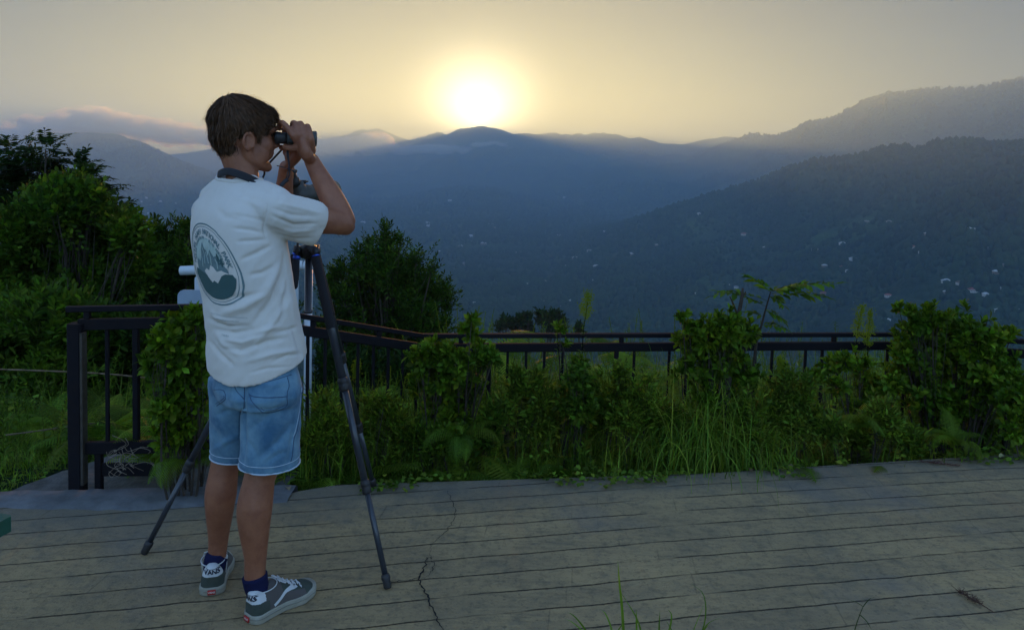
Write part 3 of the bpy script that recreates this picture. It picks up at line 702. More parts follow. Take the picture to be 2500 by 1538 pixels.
    V = fold(V, Nn, [([(586,905),(584,985),(583,1110)], -.012, 6), ([(592,975),(640,985),(690,975)], -.003, 5), ([(600,1030),(640,1000),(690,970)], -.005, 8), ([(620,1100),(670,1060),(705,1010)], -.006, 9), ([(585,990),(548,985),(525,995)], -.005, 6),
                     ([(515,1080),(540,1060),(570,1050)], .005, 7), ([(640,1110),(668,1090),(690,1085)], -.004, 6), ([(578,900),(560,930),(555,990)], .004, 8), ([(604,915),(650,925),(690,915)], .004, 9), ([(712,1000),(700,1060),(690,1110)], -.003, 4),
                     ([(500,1010),(520,1040),(528,1085)], -.004, 7), ([(705,930),(718,980),(715,1030)], .004, 6), ([(595,1060),(612,1085),(618,1115)], -.004, 6)])
    px, py = proj(V); V = V+Nn*(fbm(px/30, py/30, 3, 55)*.003)[:, None]
    shorts = link('shorts', mesh_np(V, F), M_DENIM, body); hb = bvh_of(V, F); tuck(body, hb, lambda v: .45 < v.z < 1.1 and v.z > (min(p.z for p in hems[0])+.10), .012)
    for hr in hems:
        m = sum(hr, Vector())/32
        for up_, w_, mt_, nm in ((.026, .0011, M_STITCH, 'hem_stitch'), (.002, .0028, M_STITCH, 'hem_edge')):
            pts = []
            for v in hr+[hr[0]]:
                p = v+UP*up_; o_ = p+(p-(m+UP*up_)).normalized()*.08; h = hb.ray_cast(o_, ((m+UP*up_)-o_).normalized(), .2); pts.append((h[0] if h[0] and (h[0]-p).length < .014 else p)+(o_-p).normalized()*.0006)
            MB().tube(pts, w_, 6, cap=False).build(nm, mt_, shorts)
    def surf_line(name, pxs, w_, mt_, dn=None):
        pts = []
        for (x, y) in [tuple(q) for q in spline(pxs, 6)]:
            d = ray(x, y).normalized(); h = hb.ray_cast(CAMP, d, 6)
            if h[0]: pts.append(h[0]-d*.0004)
        if len(pts) > 2: MB().tube(pts, w_, 5).build(name, mt_, shorts)
    for nm, ln, w_, mt_ in (('pocket_seam', [(600,948),(612,952),(640,954),(672,953),(690,951)], .0013, M_SEAM), ('pocket_seam', [(690,938),(689,955),(688,974),(660,988),(634,990),(622,982),(604,962),(598,945)], .0011, M_SEAM), ('pocket_seam', [(689,970),(660,983),(636,985),(626,979)], .0009, M_SEAM),
                            ('pocket_seam', [(513,935),(536,937),(541,957),(528,968),(520,974)], .0012, M_SEAM), ('pocket_seam', [(536,950),(538,954),(526,964),(517,969)], .0009, M_SEAM), ('centre_seam', [(586,905),(587,940),(585,990)], .0014, M_SEAM), ('yoke_seam', [(555,905),(566,935),(586,958)], .0011, M_SEAM),
                            ('side_seam', [(727,925),(722,975),(714,1030),(706,1052),(702,1090),(698,1108)], .0013, M_SEAM), ('side_stitch', [(724,930),(719,985),(710,1030),(704,1048)], .0011, M_STITCH), ('yoke_seam', [(604,918),(640,916),(700,899)], .0011, M_SEAM), ('pocket_seam', [(690,905),(694,925),(690,940)], .0012, M_SEAM)):
        surf_line(nm, ln, w_, mt_)
    # ---------------- socks and shoes
    M_SUEDE = mat('dark_green_suede', (.040,.055,.045), .95, var=.6, var_scale=30, base2=(.065,.075,.062), bump=.001, bump_scale=300); M_CANV = mat('grey_canvas', (.09,.078,.072), .95, bump=.001, bump_scale=500, var=.4, var_scale=30, base2=(.09,.085,.085))
    M_LEATH = mat('white_leather', (.55,.57,.59), .5, var=.3, var_scale=30, base2=(.6,.6,.6)); M_RUB = mat('off_white_rubber', (.32,.305,.25), .7, var=.9, var_scale=25, base2=(.26,.25,.20)); M_RED = mat('red_rubber', (.42,.02,.02), .6); M_INK2 = mat('black_print', (.01,.012,.03), .7)
    def shoe(heel, az, side, ankle, L=.252):
        f = hdir(az); r = Vector((f.y, -f.x, 0)); o = Vector((heel.x, heel.y, 0))
        def Q(x, y, z): return o+f*x+r*y+UP*z
        def half(x):     # sole half width outer/inner along length (0 heel..1 toe)
            t = x/L; wv = .033*math.sqrt(max(0, 1-((.12-t)/.12)**2)) if t < .12 else (.033-.002*math.sin((t-.12)/.35*math.pi) if t < .47 else (.031+.014*math.sin((t-.47)/.5*math.pi/1.15) if t < .80 else None))
            if wv is None: u = (t-.80)/.20; wv = .0405*math.sqrt(max(0, 1-u**2.3))
            return wv*1.20
        def bend(x): t = x/L; return side*(-.012*math.sin(t*math.pi)*t)
        shp = empty('shoe', Q(.1, 0, 0)); shp.parent = body
        bpy.context.view_layer.update()
        xs = [.0006, .004, .010, .02]+[L*k/16 for k in range(2, 15)]+[L-.018, L-.009, L-.003, L-.0005]
        def slab(z0, z1, grow, b):
            n = len(xs); ringp = [(x, half(x)+grow) for x in xs]; loop = [(x, bend(x)+w_) for x, w_ in ringp]+[(x, bend(x)-w_) for x, w_ in ringp[::-1]]
            cx_ = L/2; V = []
            for (z, s_) in ((z0, .985), (z0+.003, 1), (z1-.003, 1), (z1, .985)):
                for x, y in loop: V.append(Q(cx_+(x-cx_)*(s_ if grow == 0 else s_*1.01), y*s_, z+.012*max(0, (x/L-.75)/.25)**2))
            m = len(loop); F = []
            for i in range(3):
                for k in range(m): a0 = i*m+k; a1 = i*m+(k+1) % m; F.append((a0, a1, a1+m, a0+m))
            F.append(tuple(range(m))[::-1]); F.append(tuple(range(3*m, 4*m))); return V, F
        MB().add(*slab(0, .028, .003, 0)).build('sole', M_RUB, shp)
        MB().add(*slab(.016, .019, .0045, 0)).build('sole_trim', mat('sole_line', (.30,.29,.24), .7), shp)
        # upper as rings across the length
        def top(x):
            t = x/L
            return float(np.interp(t, [0, .03, .10, .20, .30, .38, .46, .58, .70, .82, .92, .97, 1.0], [.088, .098, .102, .098, .100, .106, .094, .074, .058, .050, .044, .036, .024]))
        rings_ = []
        for x in [.004, .010, .02]+[L*k/18 for k in range(2, 17)]+[L-.012, L-.004]:
            h = top(x)+.0; w_ = half(x)-.001; rg = []
            for k in range(21):
                t = math.pi*k/20; cw = math.cos(t); sw = math.sin(t); nar = 1-.30*(sw**2)*(1 if x/L < .5 else .6)
                e_ = .62 if x/L < .45 else .8
                rg.append(Q(x, bend(x)+w_*abs(cw)**e_*(1 if cw > 0 else -1)*nar, .02+(h-.02)*sw**.75))
            rings_.append(rg)
        V = [v for g in rings_ for v in g]; n = 21; F = []
        for i in range(len(rings_)-1):
            for k in range(n): a0 = i*n+k; a1 = i*n+(k+1) % n; F.append((a0, a1, a1+n, a0+n))
        F.append(tuple(range(n))[::-1]); F.append(tuple(range((len(rings_)-1)*n, len(rings_)*n)))
        V, F = voxel_union([(V, F)], .003, 2, .4)
        # cut the collar opening down around the ankle
        rel = V-np.array(o); xx = rel@np.array(f); yy = rel@np.array(r); zz = V[:, 2]
        V[:, 2] = zz
        me = mesh_np(V, F); up_ = link('upper', me, [M_CANV, M_SUEDE, M_LEATH], shp)
        cen = np.array([V[list(ff)].mean(0) for ff in (F if not isinstance(F, np.ndarray) else F)])
        rc = cen-np.array(o); fx = rc@np.array(f); fy = rc@np.array(r); fz = cen[:, 2]
        mi = np.zeros(len(cen), int)
        mi[(fx < .062) & (fz < .064-.12*np.clip(fx-.03, 0, 1))] = 1
        mi[(fx > .195)] = 1; mi[(fx > .115) & (fx < .215) & (fz > np.interp(fx, [.115, .215], [.062, .040]))] = 1
        mi[(fx < .050) & (fz >= .064) & (fz < .106)] = 2
        up_.data.polygons.foreach_set('material_index', mi.astype(np.int32)); ub = bvh_of(V, F)
        # padded collar edge
        cr_ = [Q(.059+.0425*math.cos(t), .0395*math.sin(t), (.100+.004*math.cos(t)) ) for t in [2*math.pi*k/24 for k in range(25)]]
        MB().tube(cr_, .0016, 8, cap=False).build('collar_edge', M_LEATH, shp)
        # side stripe both sides
        for sd in (-1, 1):
            pts2 = [(.078, .036), (.098, .046), (.120, .060), (.140, .063), (.165, .060), (.185, .058), (.190, .050)]
            me2 = strip2d([tuple(q) for q in spline(pts2, 5)], .010); subdiv(me2, .006)
            decal('side_stripe', me2, ub, o, f, UP, r*sd, M_LEATH, shp, .0014, .2)
        # heel tab lettering, heel label
        me2 = text_mesh('VANS', .020, bold=.0008); subdiv(me2, .004)
        bk = -f; decal('heel_lettering', me2, ub, o+UP*.081, r, UP, bk, M_INK2, shp, .0012, .2)
        me2 = poly2d([(-.021,.0105),(.021,.0105),(.021,.0118),(-.021,.0118)]); subdiv(me2, .004); decal('heel_lettering', me2, ub, o+UP*.0795, r, UP, bk, M_INK2, shp, .0012, .2)
        b = MB(); rot = Matrix((tuple(r), tuple(f), tuple(UP))).transposed(); b.box(Q(-.0035, 0, .015), (.013, .002, .008), rot); b.build('heel_label', M_RED, shp)
        me2 = text_mesh('VANS', .009, bold=.0004); me2.transform(Matrix.Translation((0, 0, 0))); V2 = [Q(-.0058, v.co.x, .015+v.co.y) for v in me2.vertices]
        m3 = bpy.data.meshes.new('hl'); m3.from_pydata(V2, [], [tuple(p.vertices) for p in me2.polygons]); link('heel_label_lettering', m3, mat('label_text', (.6,.45,.42), .6), shp)
        # laces
        b = MB()
        for k in range(5):
            x = .112+k*.018; zt = top(x)+.004
            b.tube([Q(x, bend(x)-.016, zt-.007), Q(x+.004, bend(x), zt), Q(x+.009, bend(x)+.016, zt-.008)], .0022, 6); b.tube([Q(x+.009, bend(x)-.016, zt-.009), Q(x+.004, bend(x), zt+.002), Q(x, bend(x)+.016, zt-.007)], .0022, 6)
        for s_ in (-1, 1):
            b.tube([Vector(q) for q in spline([tuple(Q(.112, 0, top(.112)+.006)), tuple(Q(.100, s_*.018, .108)), tuple(Q(.118, s_*.034, .096)), tuple(Q(.125, s_*.010, .090))], 5)], .0017, 6)
            b.tube([Vector(q) for q in spline([tuple(Q(.112, 0, top(.112)+.006)), tuple(Q(.130, s_*.030, .092)), tuple(Q(.150, s_*.040, .070))], 5)], .0017, 6)
        b.build('laces', M_LEATH, shp)
        return shp
    for (heel, az, side, ank) in ((gnd(594,1494), 39, 1, ankR), (gnd(508,1430), -17, -1, ankL)):
        f = hdir(az); shoe(Vector((heel.x, heel.y, 0)), az, side, ank)
        hh = Vector((heel.x, heel.y, 0))+f*.058
        top_ = ank+UP*.016; pts = [hh+UP*.045, hh.lerp(Vector((top_.x, top_.y, 0)), .75)+UP*.092, top_]
        b = MB().tube([Vector(q) for q in spline([tuple(p) for p in pts], 4)], [s[0] for s in spline([(.034,), (.0385,), (.0405 if side > 0 else .0375,)], 4)], 24, cap=True)
        b.build('sock', M_SOCK, body)
    return dict(B0=B0, BA=BA, BS=BS, HC=HC, H=H, BF=BF, BR=BR, body=body)
PERSON = build_person()
# ------------------------------------------------------------------ binoculars with neck strap
M_BLK = mat('black_rubber', (.018,.018,.02), .55, bump=.0006, bump_scale=260, var=.5, var_scale=40, base2=(.03,.028,.03)); M_BLKM = mat('black_metal', (.02,.021,.024), .35, metal=.3)
M_GLASS = mat('coated_lens', (.03,.015,.05), .05, spec=1.0); M_STRAP = mat('black_webbing', (.016,.018,.026), .75, bump=.0008, bump_scale=500)
M_GREY = mat('grey_armour', (.055,.06,.06), .5, var=.4, var_scale=20, base2=(.035,.04,.04)); M_CARB = mat('carbon_tube', (.028,.034,.046), .32, coat=.3, var=.3, var_scale=40, base2=(.02,.024,.034)); M_BLUE = mat('blue_anodised', (.04,.10,.55), .3, metal=.7)
M_FOAM = mat('foam_grip', (.012,.013,.018), .9, bump=.001, bump_scale=400)
def revolve(b, p0, ax, prof, n=24):
    """prof: (distance along ax, radius)"""
    return b.tube([p0+ax*t for t, r in prof], [r for t, r in prof], n)
def build_binoculars():
    B0, BA, BS = PERSON['B0'], PERSON['BA'], PERSON['BS']
    root = empty('binoculars', B0+BA*.06-BS*.033, 'black binoculars held up to the eyes, webbing strap round the neck', 'binoculars')
    for s in (0, -.066):
        p = B0+BS*s
        b = MB(); revolve(b, p, BA, [(.026,.0165),(.030,.019),(.045,.0215),(.060,.023),(.085,.0235),(.098,.025),(.108,.0262),(.121,.0265),(.123,.0255),(.124,.0225),(.119,.0215)]); b.build('barrel', M_GREY, root)
        b = MB(); revolve(b, p, BA, [(-.012,.0165),(-.010,.0192),(-.004,.0205),(.002,.0200),(.010,.0188),(.012,.0192),(.020,.0192),(.027,.0175)]); b.build('eyecup', M_BLK, root)
        b = MB(); revolve(b, p, BA, [(.1185,.0214),(.1200,.0210)]); b.build('lens', M_GLASS, root)
        b = MB(); revolve(b, p, BA, [(-.0128,.012),(-.0122,.0125)]); b.build('eyepiece_lens', M_GLASS, root)
    b = MB(); revolve(b, B0-BS*.033+UP*.004, BA, [(.030,.010),(.034,.0125),(.052,.0125),(.056,.009),(.10,.009),(.104,.007)]); b.build('hinge', M_BLKM, root)
    b = MB(); b.bar(B0+BA*.045-UP*.0, B0+BA*.045-BS*.066, .022, .014); b.bar(B0+BA*.095-UP*.0, B0+BA*.095-BS*.066, .018, .012); b.build('bridge', M_BLK, root)
    # strap: broad padded part round the back of the neck, thin ends up to the barrels
    def ribbon(pts, w, th, name, outc):
        P = [Vector(q) for q in spline([tuple(p) for p in pts], 8)]; V = []; F = []; m = len(P)
        for i, p in enumerate(P):
            t = (P[min(i+1, m-1)]-P[max(i-1, 0)]).normalized(); o_ = p-outc(p); o_ = (o_-t*o_.dot(t)).normalized(); sd = t.cross(o_)
            ww = w(i/(m-1)) if callable(w) else w
            for k in range(8):
                a = 2*math.pi*k/8+math.pi/8; V.append(p+sd*(ww/2*math.copysign(abs(math.cos(a))**.5, math.cos(a)))+o_*(th/2*math.copysign(abs(math.sin(a))**.5, math.sin(a))))
        for i in range(m-1):
            for k in range(8): a0 = i*8+k; a1 = i*8+(k+1) % 8; F.append((a0, a1, a1+8, a0+8))
        F.append(tuple(range(8))[::-1]); F.append(tuple(range((m-1)*8, m*8))); b = MB().add(V, F); return b.build(name, M_STRAP, root)
    nc = at(585,420,2.49)
    ribbon([at(640,452,2.50)+PERSON['BR']*.0, at(606,432,2.432), at(575,419,2.408), at(545,412,2.425), at(524,420,2.478), at(530,428,2.56), at(560,434,2.60)], lambda t: .025, .005, 'neck_pad', lambda p: Vector((nc.x, nc.y, p.z)))
    end = B0+BA*.030-BS*.0-UP*.020
    far = lambda p: p-Vector((0,-1,0))
    ribbon([at(598,430,2.43), at(618,445,2.415), at(640,457,2.425), at(664,455,2.47), at(676,446,2.50)], .012, .003, 'strap', far)
    ribbon([at(674,447,2.498), at(682,438,2.505), at(691,431,2.51)], .013, .008, 'strap_buckle', far)
    MB().tube([Vector(q) for q in spline([tuple(at(690,431,2.51)), tuple(at(695,418,2.515)), tuple(at(694,395,2.52)), tuple(at(692,370,2.53)), tuple(end)], 5)], .0022, 6).build('strap_cord', M_STRAP, root)
    MB().tube([Vector(q) for q in spline([tuple(at(686,436,2.508)), tuple(at(693,400,2.514)), tuple(at(689,372,2.53)), tuple(end)], 5)], .0018, 6).build('strap_cord', M_STRAP, root)
    MB().tube([Vector(q) for q in spline([tuple(at(665,398,2.52)), tuple(at(680,402,2.51)), tuple(at(706,411,2.50))], 4)], .0016, 6).build('strap_cord', M_STRAP, root)
    b = MB(); d_ = (at(714,413,2.50)-at(704,410,2.50)).normalized(); revolve(b, at(704,410,2.50), d_, [(0,.003),(.001,.005),(.010,.0062),(.012,.005)], 12); b.build('strap_toggle', M_BLK, root)
    MB().tube([Vector(q) for q in spline([tuple(at(560,434,2.60)), tuple(at(600,444,2.62)), tuple(at(622,440,2.63)), tuple(at(634,420,2.62)), tuple(at(640,400,2.62)), tuple(B0+BA*.03-BS*.066-UP*.02)], 5)], .0035, 6, ell=.6).build('strap', M_STRAP, root)
build_binoculars()
# ------------------------------------------------------------------ tripod
def build_tripod():
    f1, f2, f3 = gnd(350,1330), gnd(929,1412), gnd(896,1172)
    cx = Vector((-.778, 2.90, 0)); apex = Vector((cx.x, cx.y, at(741,602,2.9).z))
    root = empty('tripod', (cx.x, cx.y, 0), 'black three-legged tripod with foam grips carrying the spotting scope', 'tripod')
    zt = apex.z
    b = MB(); revolve(b, Vector((cx.x, cx.y, at(741,752,2.9).z)), UP, [(0,.0150),(.004,.0165),(.012,.0165),(.014,.0135),(zt+.02-at(741,752,2.9).z,.0135)]); b.build('centre_column', M_CARB, root)
    b = MB(); revolve(b, apex-UP*.030, UP, [(0,.020),(.004,.030),(.040,.033),(.050,.030),(.052,.018),(.10,.018)]); sp = b.build('shoulder', M_BLKM, root)
    for f in (f1, f2, f3):
        d = Vector((f.x-cx.x, f.y-cx.y, 0)).normalized(); h = apex+d*.038+UP*.0
        hb = MB(); hb.tube([h-d*.03, h+d*.012], .014, 12); hb.tube([h+UP*.018-d*.0, h-UP*.02+d*.006], [.017,.0175], 14); 
        s_ = d.cross(UP); hb.tube([h-s_*.021, h+s_*.021], .010, 12); hb.build('leg_hinge', M_BLKM, root)
        ft = f+UP*.018; ax = (ft-h).normalized(); L = (ft-h).length
        lg = MB(); revolve(lg, h, ax, [(.015,.0150),(L*.42,.0150)], 20); leg = lg.build('leg', M_CARB, root)
        g = MB(); revolve(g, h, ax, [(.022,.0150),(.024,.0180),(L*.245,.0180),(L*.247,.0155)], 20); g.build('foam_grip', M_FOAM, leg)
        g = MB(); revolve(g, h, ax, [(.012,.0158),(.013,.0170),(.020,.0170),(.021,.0158)], 20); g.build('collar', M_BLUE, leg)
        for t, r in ((.40, .0190), (.705, .0165)):
            g = MB(); revolve(g, h, ax, [(L*t,r-.003),(L*t+.003,r),(L*t+.020,r+.001),(L*t+.022,r-.0008),(L*t+.026,r),(L*t+.044,r*.98),(L*t+.048,r*.8)], 20); g.build('twist_lock', M_BLK, leg)
        g = MB(); revolve(g, h, ax, [(L*.42,.0128),(L*.72,.0128)], 18); g.build('middle_section', M_CARB, leg)
        g = MB(); revolve(g, h, ax, [(L*.73,.0105),(L*.985,.0105)], 18); g.build('lower_section', M_CARB, leg)
        g = MB(); revolve(g, h, ax, [(L*.972,.0108),(L*.975,.0150),(L*.985,.0165),(L*.992,.0140),(L*1.0+.008,.0145),(L+.015,.012)], 16); g.build('rubber_foot', M_BLK, leg)
    # head with a hanging pan handle
    hd = apex+UP*.07; b = MB(); revolve(b, hd-UP*.01, UP, [(0,.024),(.006,.030),(.03,.030),(.036,.022),(.05,.022)]); b.box(hd+UP*.055, (.028,.022,.020)); b.box(hd+UP*.085, (.035,.022,.006)); b.tube([hd+UP*.05-Vector((.045,0,0)), hd+UP*.05+Vector((.05,0,0))], .012, 14); b.build('pan_head', M_BLKM, root)
    p0 = hd+UP*.04+Vector((-.03,-.02,0)); p1 = at(712,655,2.80); p2 = at(705,693,2.79)
    ha = (p2-p0).normalized(); hl = (p2-p0).length; q = MB(); revolve(q, p0, ha, [(0,.0045),(hl-.09,.0045)], 12); hh_ = q.build('pan_handle', M_BLKM, root)
    q = MB(); revolve(q, p0, ha, [(hl-.125,.006),(hl-.123,.0135),(hl-.112,.0135),(hl-.110,.008)], 14); q.build('handle_collar', M_BLUE, hh_)
    q = MB(); revolve(q, p0, ha, [(hl-.110,.008),(hl-.105,.0135),(hl-.05,.0155),(hl-.008,.0145),(hl,.010)], 14); q.build('handle_grip', M_FOAM, hh_)
    # scope
    sd = Vector((.36, .93, .05)).normalized(); hc = hd+UP*.125
    sr = empty('spotting_scope', hc, 'dark angled spotting scope mounted on top of the tripod', 'scope')
    c0 = at(720,468,2.84)
    b = MB(); revolve(b, c0, sd, [(-.035,.020),(-.025,.034),(.01,.040),(.045,.036),(.07,.030),(.075,.033),(.10,.036),(.105,.0385),(.14,.0385),(.142,.036)], 28); b.build('scope_body', M_GREY, sr)
    b = MB(); revolve(b, c0, sd, [(.142,.037),(.144,.041),(.185,.043),(.21,.043),(.212,.040),(.207,.038)], 28); b.build('lens_hood', mat('lens_hood_grey', (.08,.10,.10), .45), sr)
    b = MB(); revolve(b, c0, sd, [(.2065,.0375),(.208,.037)], 24); b.build('objective_lens', M_GLASS, sr)
    ed = (at(699,405,2.79)-c0); edn = ed.normalized(); el = ed.length
    b = MB(); revolve(b, c0-edn*.01, edn, [(0,.036),(.03,.034),(.045,.028),(.06,.026)], 24); b.build('prism_housing', M_GREY, sr)
    e2 = (-sd*.55+UP*.83).normalized(); b = MB(); revolve(b, c0+edn*.045-sd*.012, e2, [(0,.024),(.02,.024),(.022,.021),(.05,.021),(.052,.023),(.072,.023),(.074,.018)], 24); b.build('eyepiece', M_BLK, sr)
    k = c0+sd*.02+UP*.040; b = MB(); revolve(b, k, UP, [(-.01,.006),(0,.006),(.002,.012),(.012,.012),(.014,.009)], 14); b.tube([k+UP*.007, k+UP*.007+sd*.028], .003, 8); b.build('focus_knob', M_BLK, sr)
    b = MB(); b.box(c0+sd*.06-UP*.048, (.03,.016,.014), Matrix(((sd.x,-sd.y,0),(sd.y,sd.x,0),(0,0,1)))); b.box(c0+sd*.06-UP*.066, (.045,.018,.005), Matrix(((sd.x,-sd.y,0),(sd.y,sd.x,0),(0,0,1)))); b.build('mounting_foot', M_BLKM, sr)
build_tripod()
# ------------------------------------------------------------------ terrace, kerb, path
EDGE = [(-9.0, 2.42), (-4.0, 3.0), (-2.22, 3.25), (-.98, 3.39), (1.0, 3.66), (2.82, 4.04), (5.5, 4.68), (10.0, 5.9)]
def edge_y(x): return float(np.interp(x, [e[0] for e in EDGE], [e[1] for e in EDGE]))
def deck_material():
    m = bpy.data.materials.new('stamped_concrete'); m.use_nodes = True; nt = m.node_tree; N = nt.nodes; L = nt.links; b = N['Principled BSDF']
    b.inputs['Roughness'].default_value = .85; b.inputs['Specular IOR Level'].default_value = .25
    def M(op, a, c=None, d=None):
        n = N.new('ShaderNodeMath'); n.operation = op
        for i, v in enumerate((a, c, d)):
            if v is None: continue
            if isinstance(v, (int, float)): n.inputs[i].default_value = v
            else: L.new(v, n.inputs[i])
        return n.outputs[0]
    def noise(sc, det=4, vec=None, rough=.55):
        n = N.new('ShaderNodeTexNoise'); n.inputs['Scale'].default_value = sc; n.inputs['Detail'].default_value = det; n.inputs['Roughness'].default_value = rough; L.new(vec or co, n.inputs['Vector']); return n.outputs['Fac']
    def ramp(v, a, c, lo, hi):
        n = N.new('ShaderNodeMapRange'); n.inputs['From Min'].default_value = a; n.inputs['From Max'].default_value = c; n.inputs['To Min'].default_value = lo; n.inputs['To Max'].default_value = hi; L.new(v, n.inputs['Value']); return n.outputs[0]
    def mixc(f, a, c):
        n = N.new('ShaderNodeMix'); n.data_type = 'RGBA'; L.new(f, n.inputs['Factor'])
        for k, v in (('A', a), ('B', c)):
            if isinstance(v, tuple): n.inputs[k].default_value = (*v, 1)
            else: L.new(v, n.inputs[k])
        return n.outputs['Result']
    tc = N.new('ShaderNodeTexCoord'); co = tc.outputs['Object']; sp = N.new('ShaderNodeSeparateXYZ'); L.new(co, sp.inputs[0]); x, y = sp.outputs[0], sp.outputs[1]
    # plank coordinate: rows run along y = c + .213x - .009x^2
    row = M('SUBTRACT', M('SUBTRACT', y, M('MULTIPLY', x, .213)), M('MULTIPLY', M('MULTIPLY', x, x), -.009))
    wob = M('MULTIPLY', M('SUBTRACT', noise(7, 6), .5), .020); wob2 = M('MULTIPLY', M('SUBTRACT', noise(1.1, 2), .5), .03)
    rr = M('DIVIDE', M('ADD', M('ADD', M('SUBTRACT', row, .0505), wob), wob2), .1262)
    fr = M('FRACT', rr); idx = M('FLOOR', rr)
    dist = M('MULTIPLY', M('MINIMUM', fr, M('SUBTRACT', 1.0, fr)), .1262)
    jn = noise(14, 3); line = ramp(M('ADD', dist, M('MULTIPLY', M('SUBTRACT', noise(60, 3), .5), .005)), .0010, .0042, .9, 0); gap = ramp(noise(2.3, 3), .36, .46, .15, 1); line = M('MULTIPLY', line, gap)
    # end joints of the planks, faint
    wn = N.new('ShaderNodeTexWhiteNoise'); wn.noise_dimensions = '1D'; L.new(idx, wn.inputs['W'])
    xc = M('FRACT', M('ADD', M('DIVIDE', M('ADD', x, M('MULTIPLY', row, -.1)), .47), M('MULTIPLY', wn.outputs['Value'], 7.3)))
    xd = M('MULTIPLY', M('MINIMUM', xc, M('SUBTRACT', 1.0, xc)), .47)
    ej = M('MULTIPLY', ramp(M('ADD', xd, M('MULTIPLY', M('SUBTRACT', noise(70, 3), .5), .006)), .0005, .0040, 1, 0), ramp(noise(3.1, 2), .44, .60, 0, .30))
    # grain along the rows
    mp = N.new('ShaderNodeMapping'); mp.inputs['Rotation'].default_value = (0, 0, -.21); mp.inputs['Scale'].default_value = (3.0, 34, 1); L.new(co, mp.inputs[0])
    grain = noise(1.0, 6, mp.outputs[0], .7); blot = noise(1.4, 6, None, .65); spk = noise(55, 4, None, .7); mid = noise(9, 6, None, .7)
    mp2 = N.new('ShaderNodeMapping'); mp2.inputs['Rotation'].default_value = (0, 0, .95); mp2.inputs['Scale'].default_value = (2.2, 16, 1); L.new(co, mp2.inputs[0]); scr = noise(1.0, 6, mp2.outputs[0], .75)
    col = mixc(ramp(blot, .38, .62, 0, 1), (.405, .292, .147), (.29, .215, .118))
    col = mixc(ramp(wn.outputs['Value'], 0, 1, 0, .28), col, (.19, .15, .095))
    col = mixc(ramp(grain, .48, .75, 0, .22), col, (.14, .11, .075))
    col = mixc(ramp(scr, .52, .70, 0, .5), col, (.12, .10, .072))
    col = mixc(ramp(mid, .50, .70, 0, .5), col, (.11, .108, .085))
    col = mixc(ramp(spk, .56, .70, 0, .5), col, (.035, .04, .035))
    col = mixc(ramp(noise(24, 5, None, .7), .50, .64, 0, .35), col, (.075, .066, .048))
    col = mixc(ramp(noise(.9, 5, None, .6), .55, .66, 0, .55), col, (.15, .145, .135))
    ed = M('SUBTRACT', row, 3.16); col = mixc(ramp(M('ADD', ed, M('MULTIPLY', M('SUBTRACT', mid, .5), .4)), .0, .30, 0, .75), col, (.13, .125, .105))
    col = mixc(M('MAXIMUM', line, ej), col, (.012, .013, .014))
    L.new(col, b.inputs['Base Color'])
    h = M('ADD', M('MULTIPLY', grain, .002), M('ADD', M('MULTIPLY', mid, .010), M('ADD', M('MULTIPLY', spk, .004), M('MULTIPLY', M('MAXIMUM', line, M('MULTIPLY', ej, .5)), -.008))))
    h = M('ADD', h, M('MULTIPLY', scr, .003))
    bp = N.new('ShaderNodeBump'); bp.inputs['Distance'].default_value = 1.0; bp.inputs['Strength'].default_value = 1; L.new(h, bp.inputs['Height']); L.new(bp.outputs[0], b.inputs['Normal'])
    return m
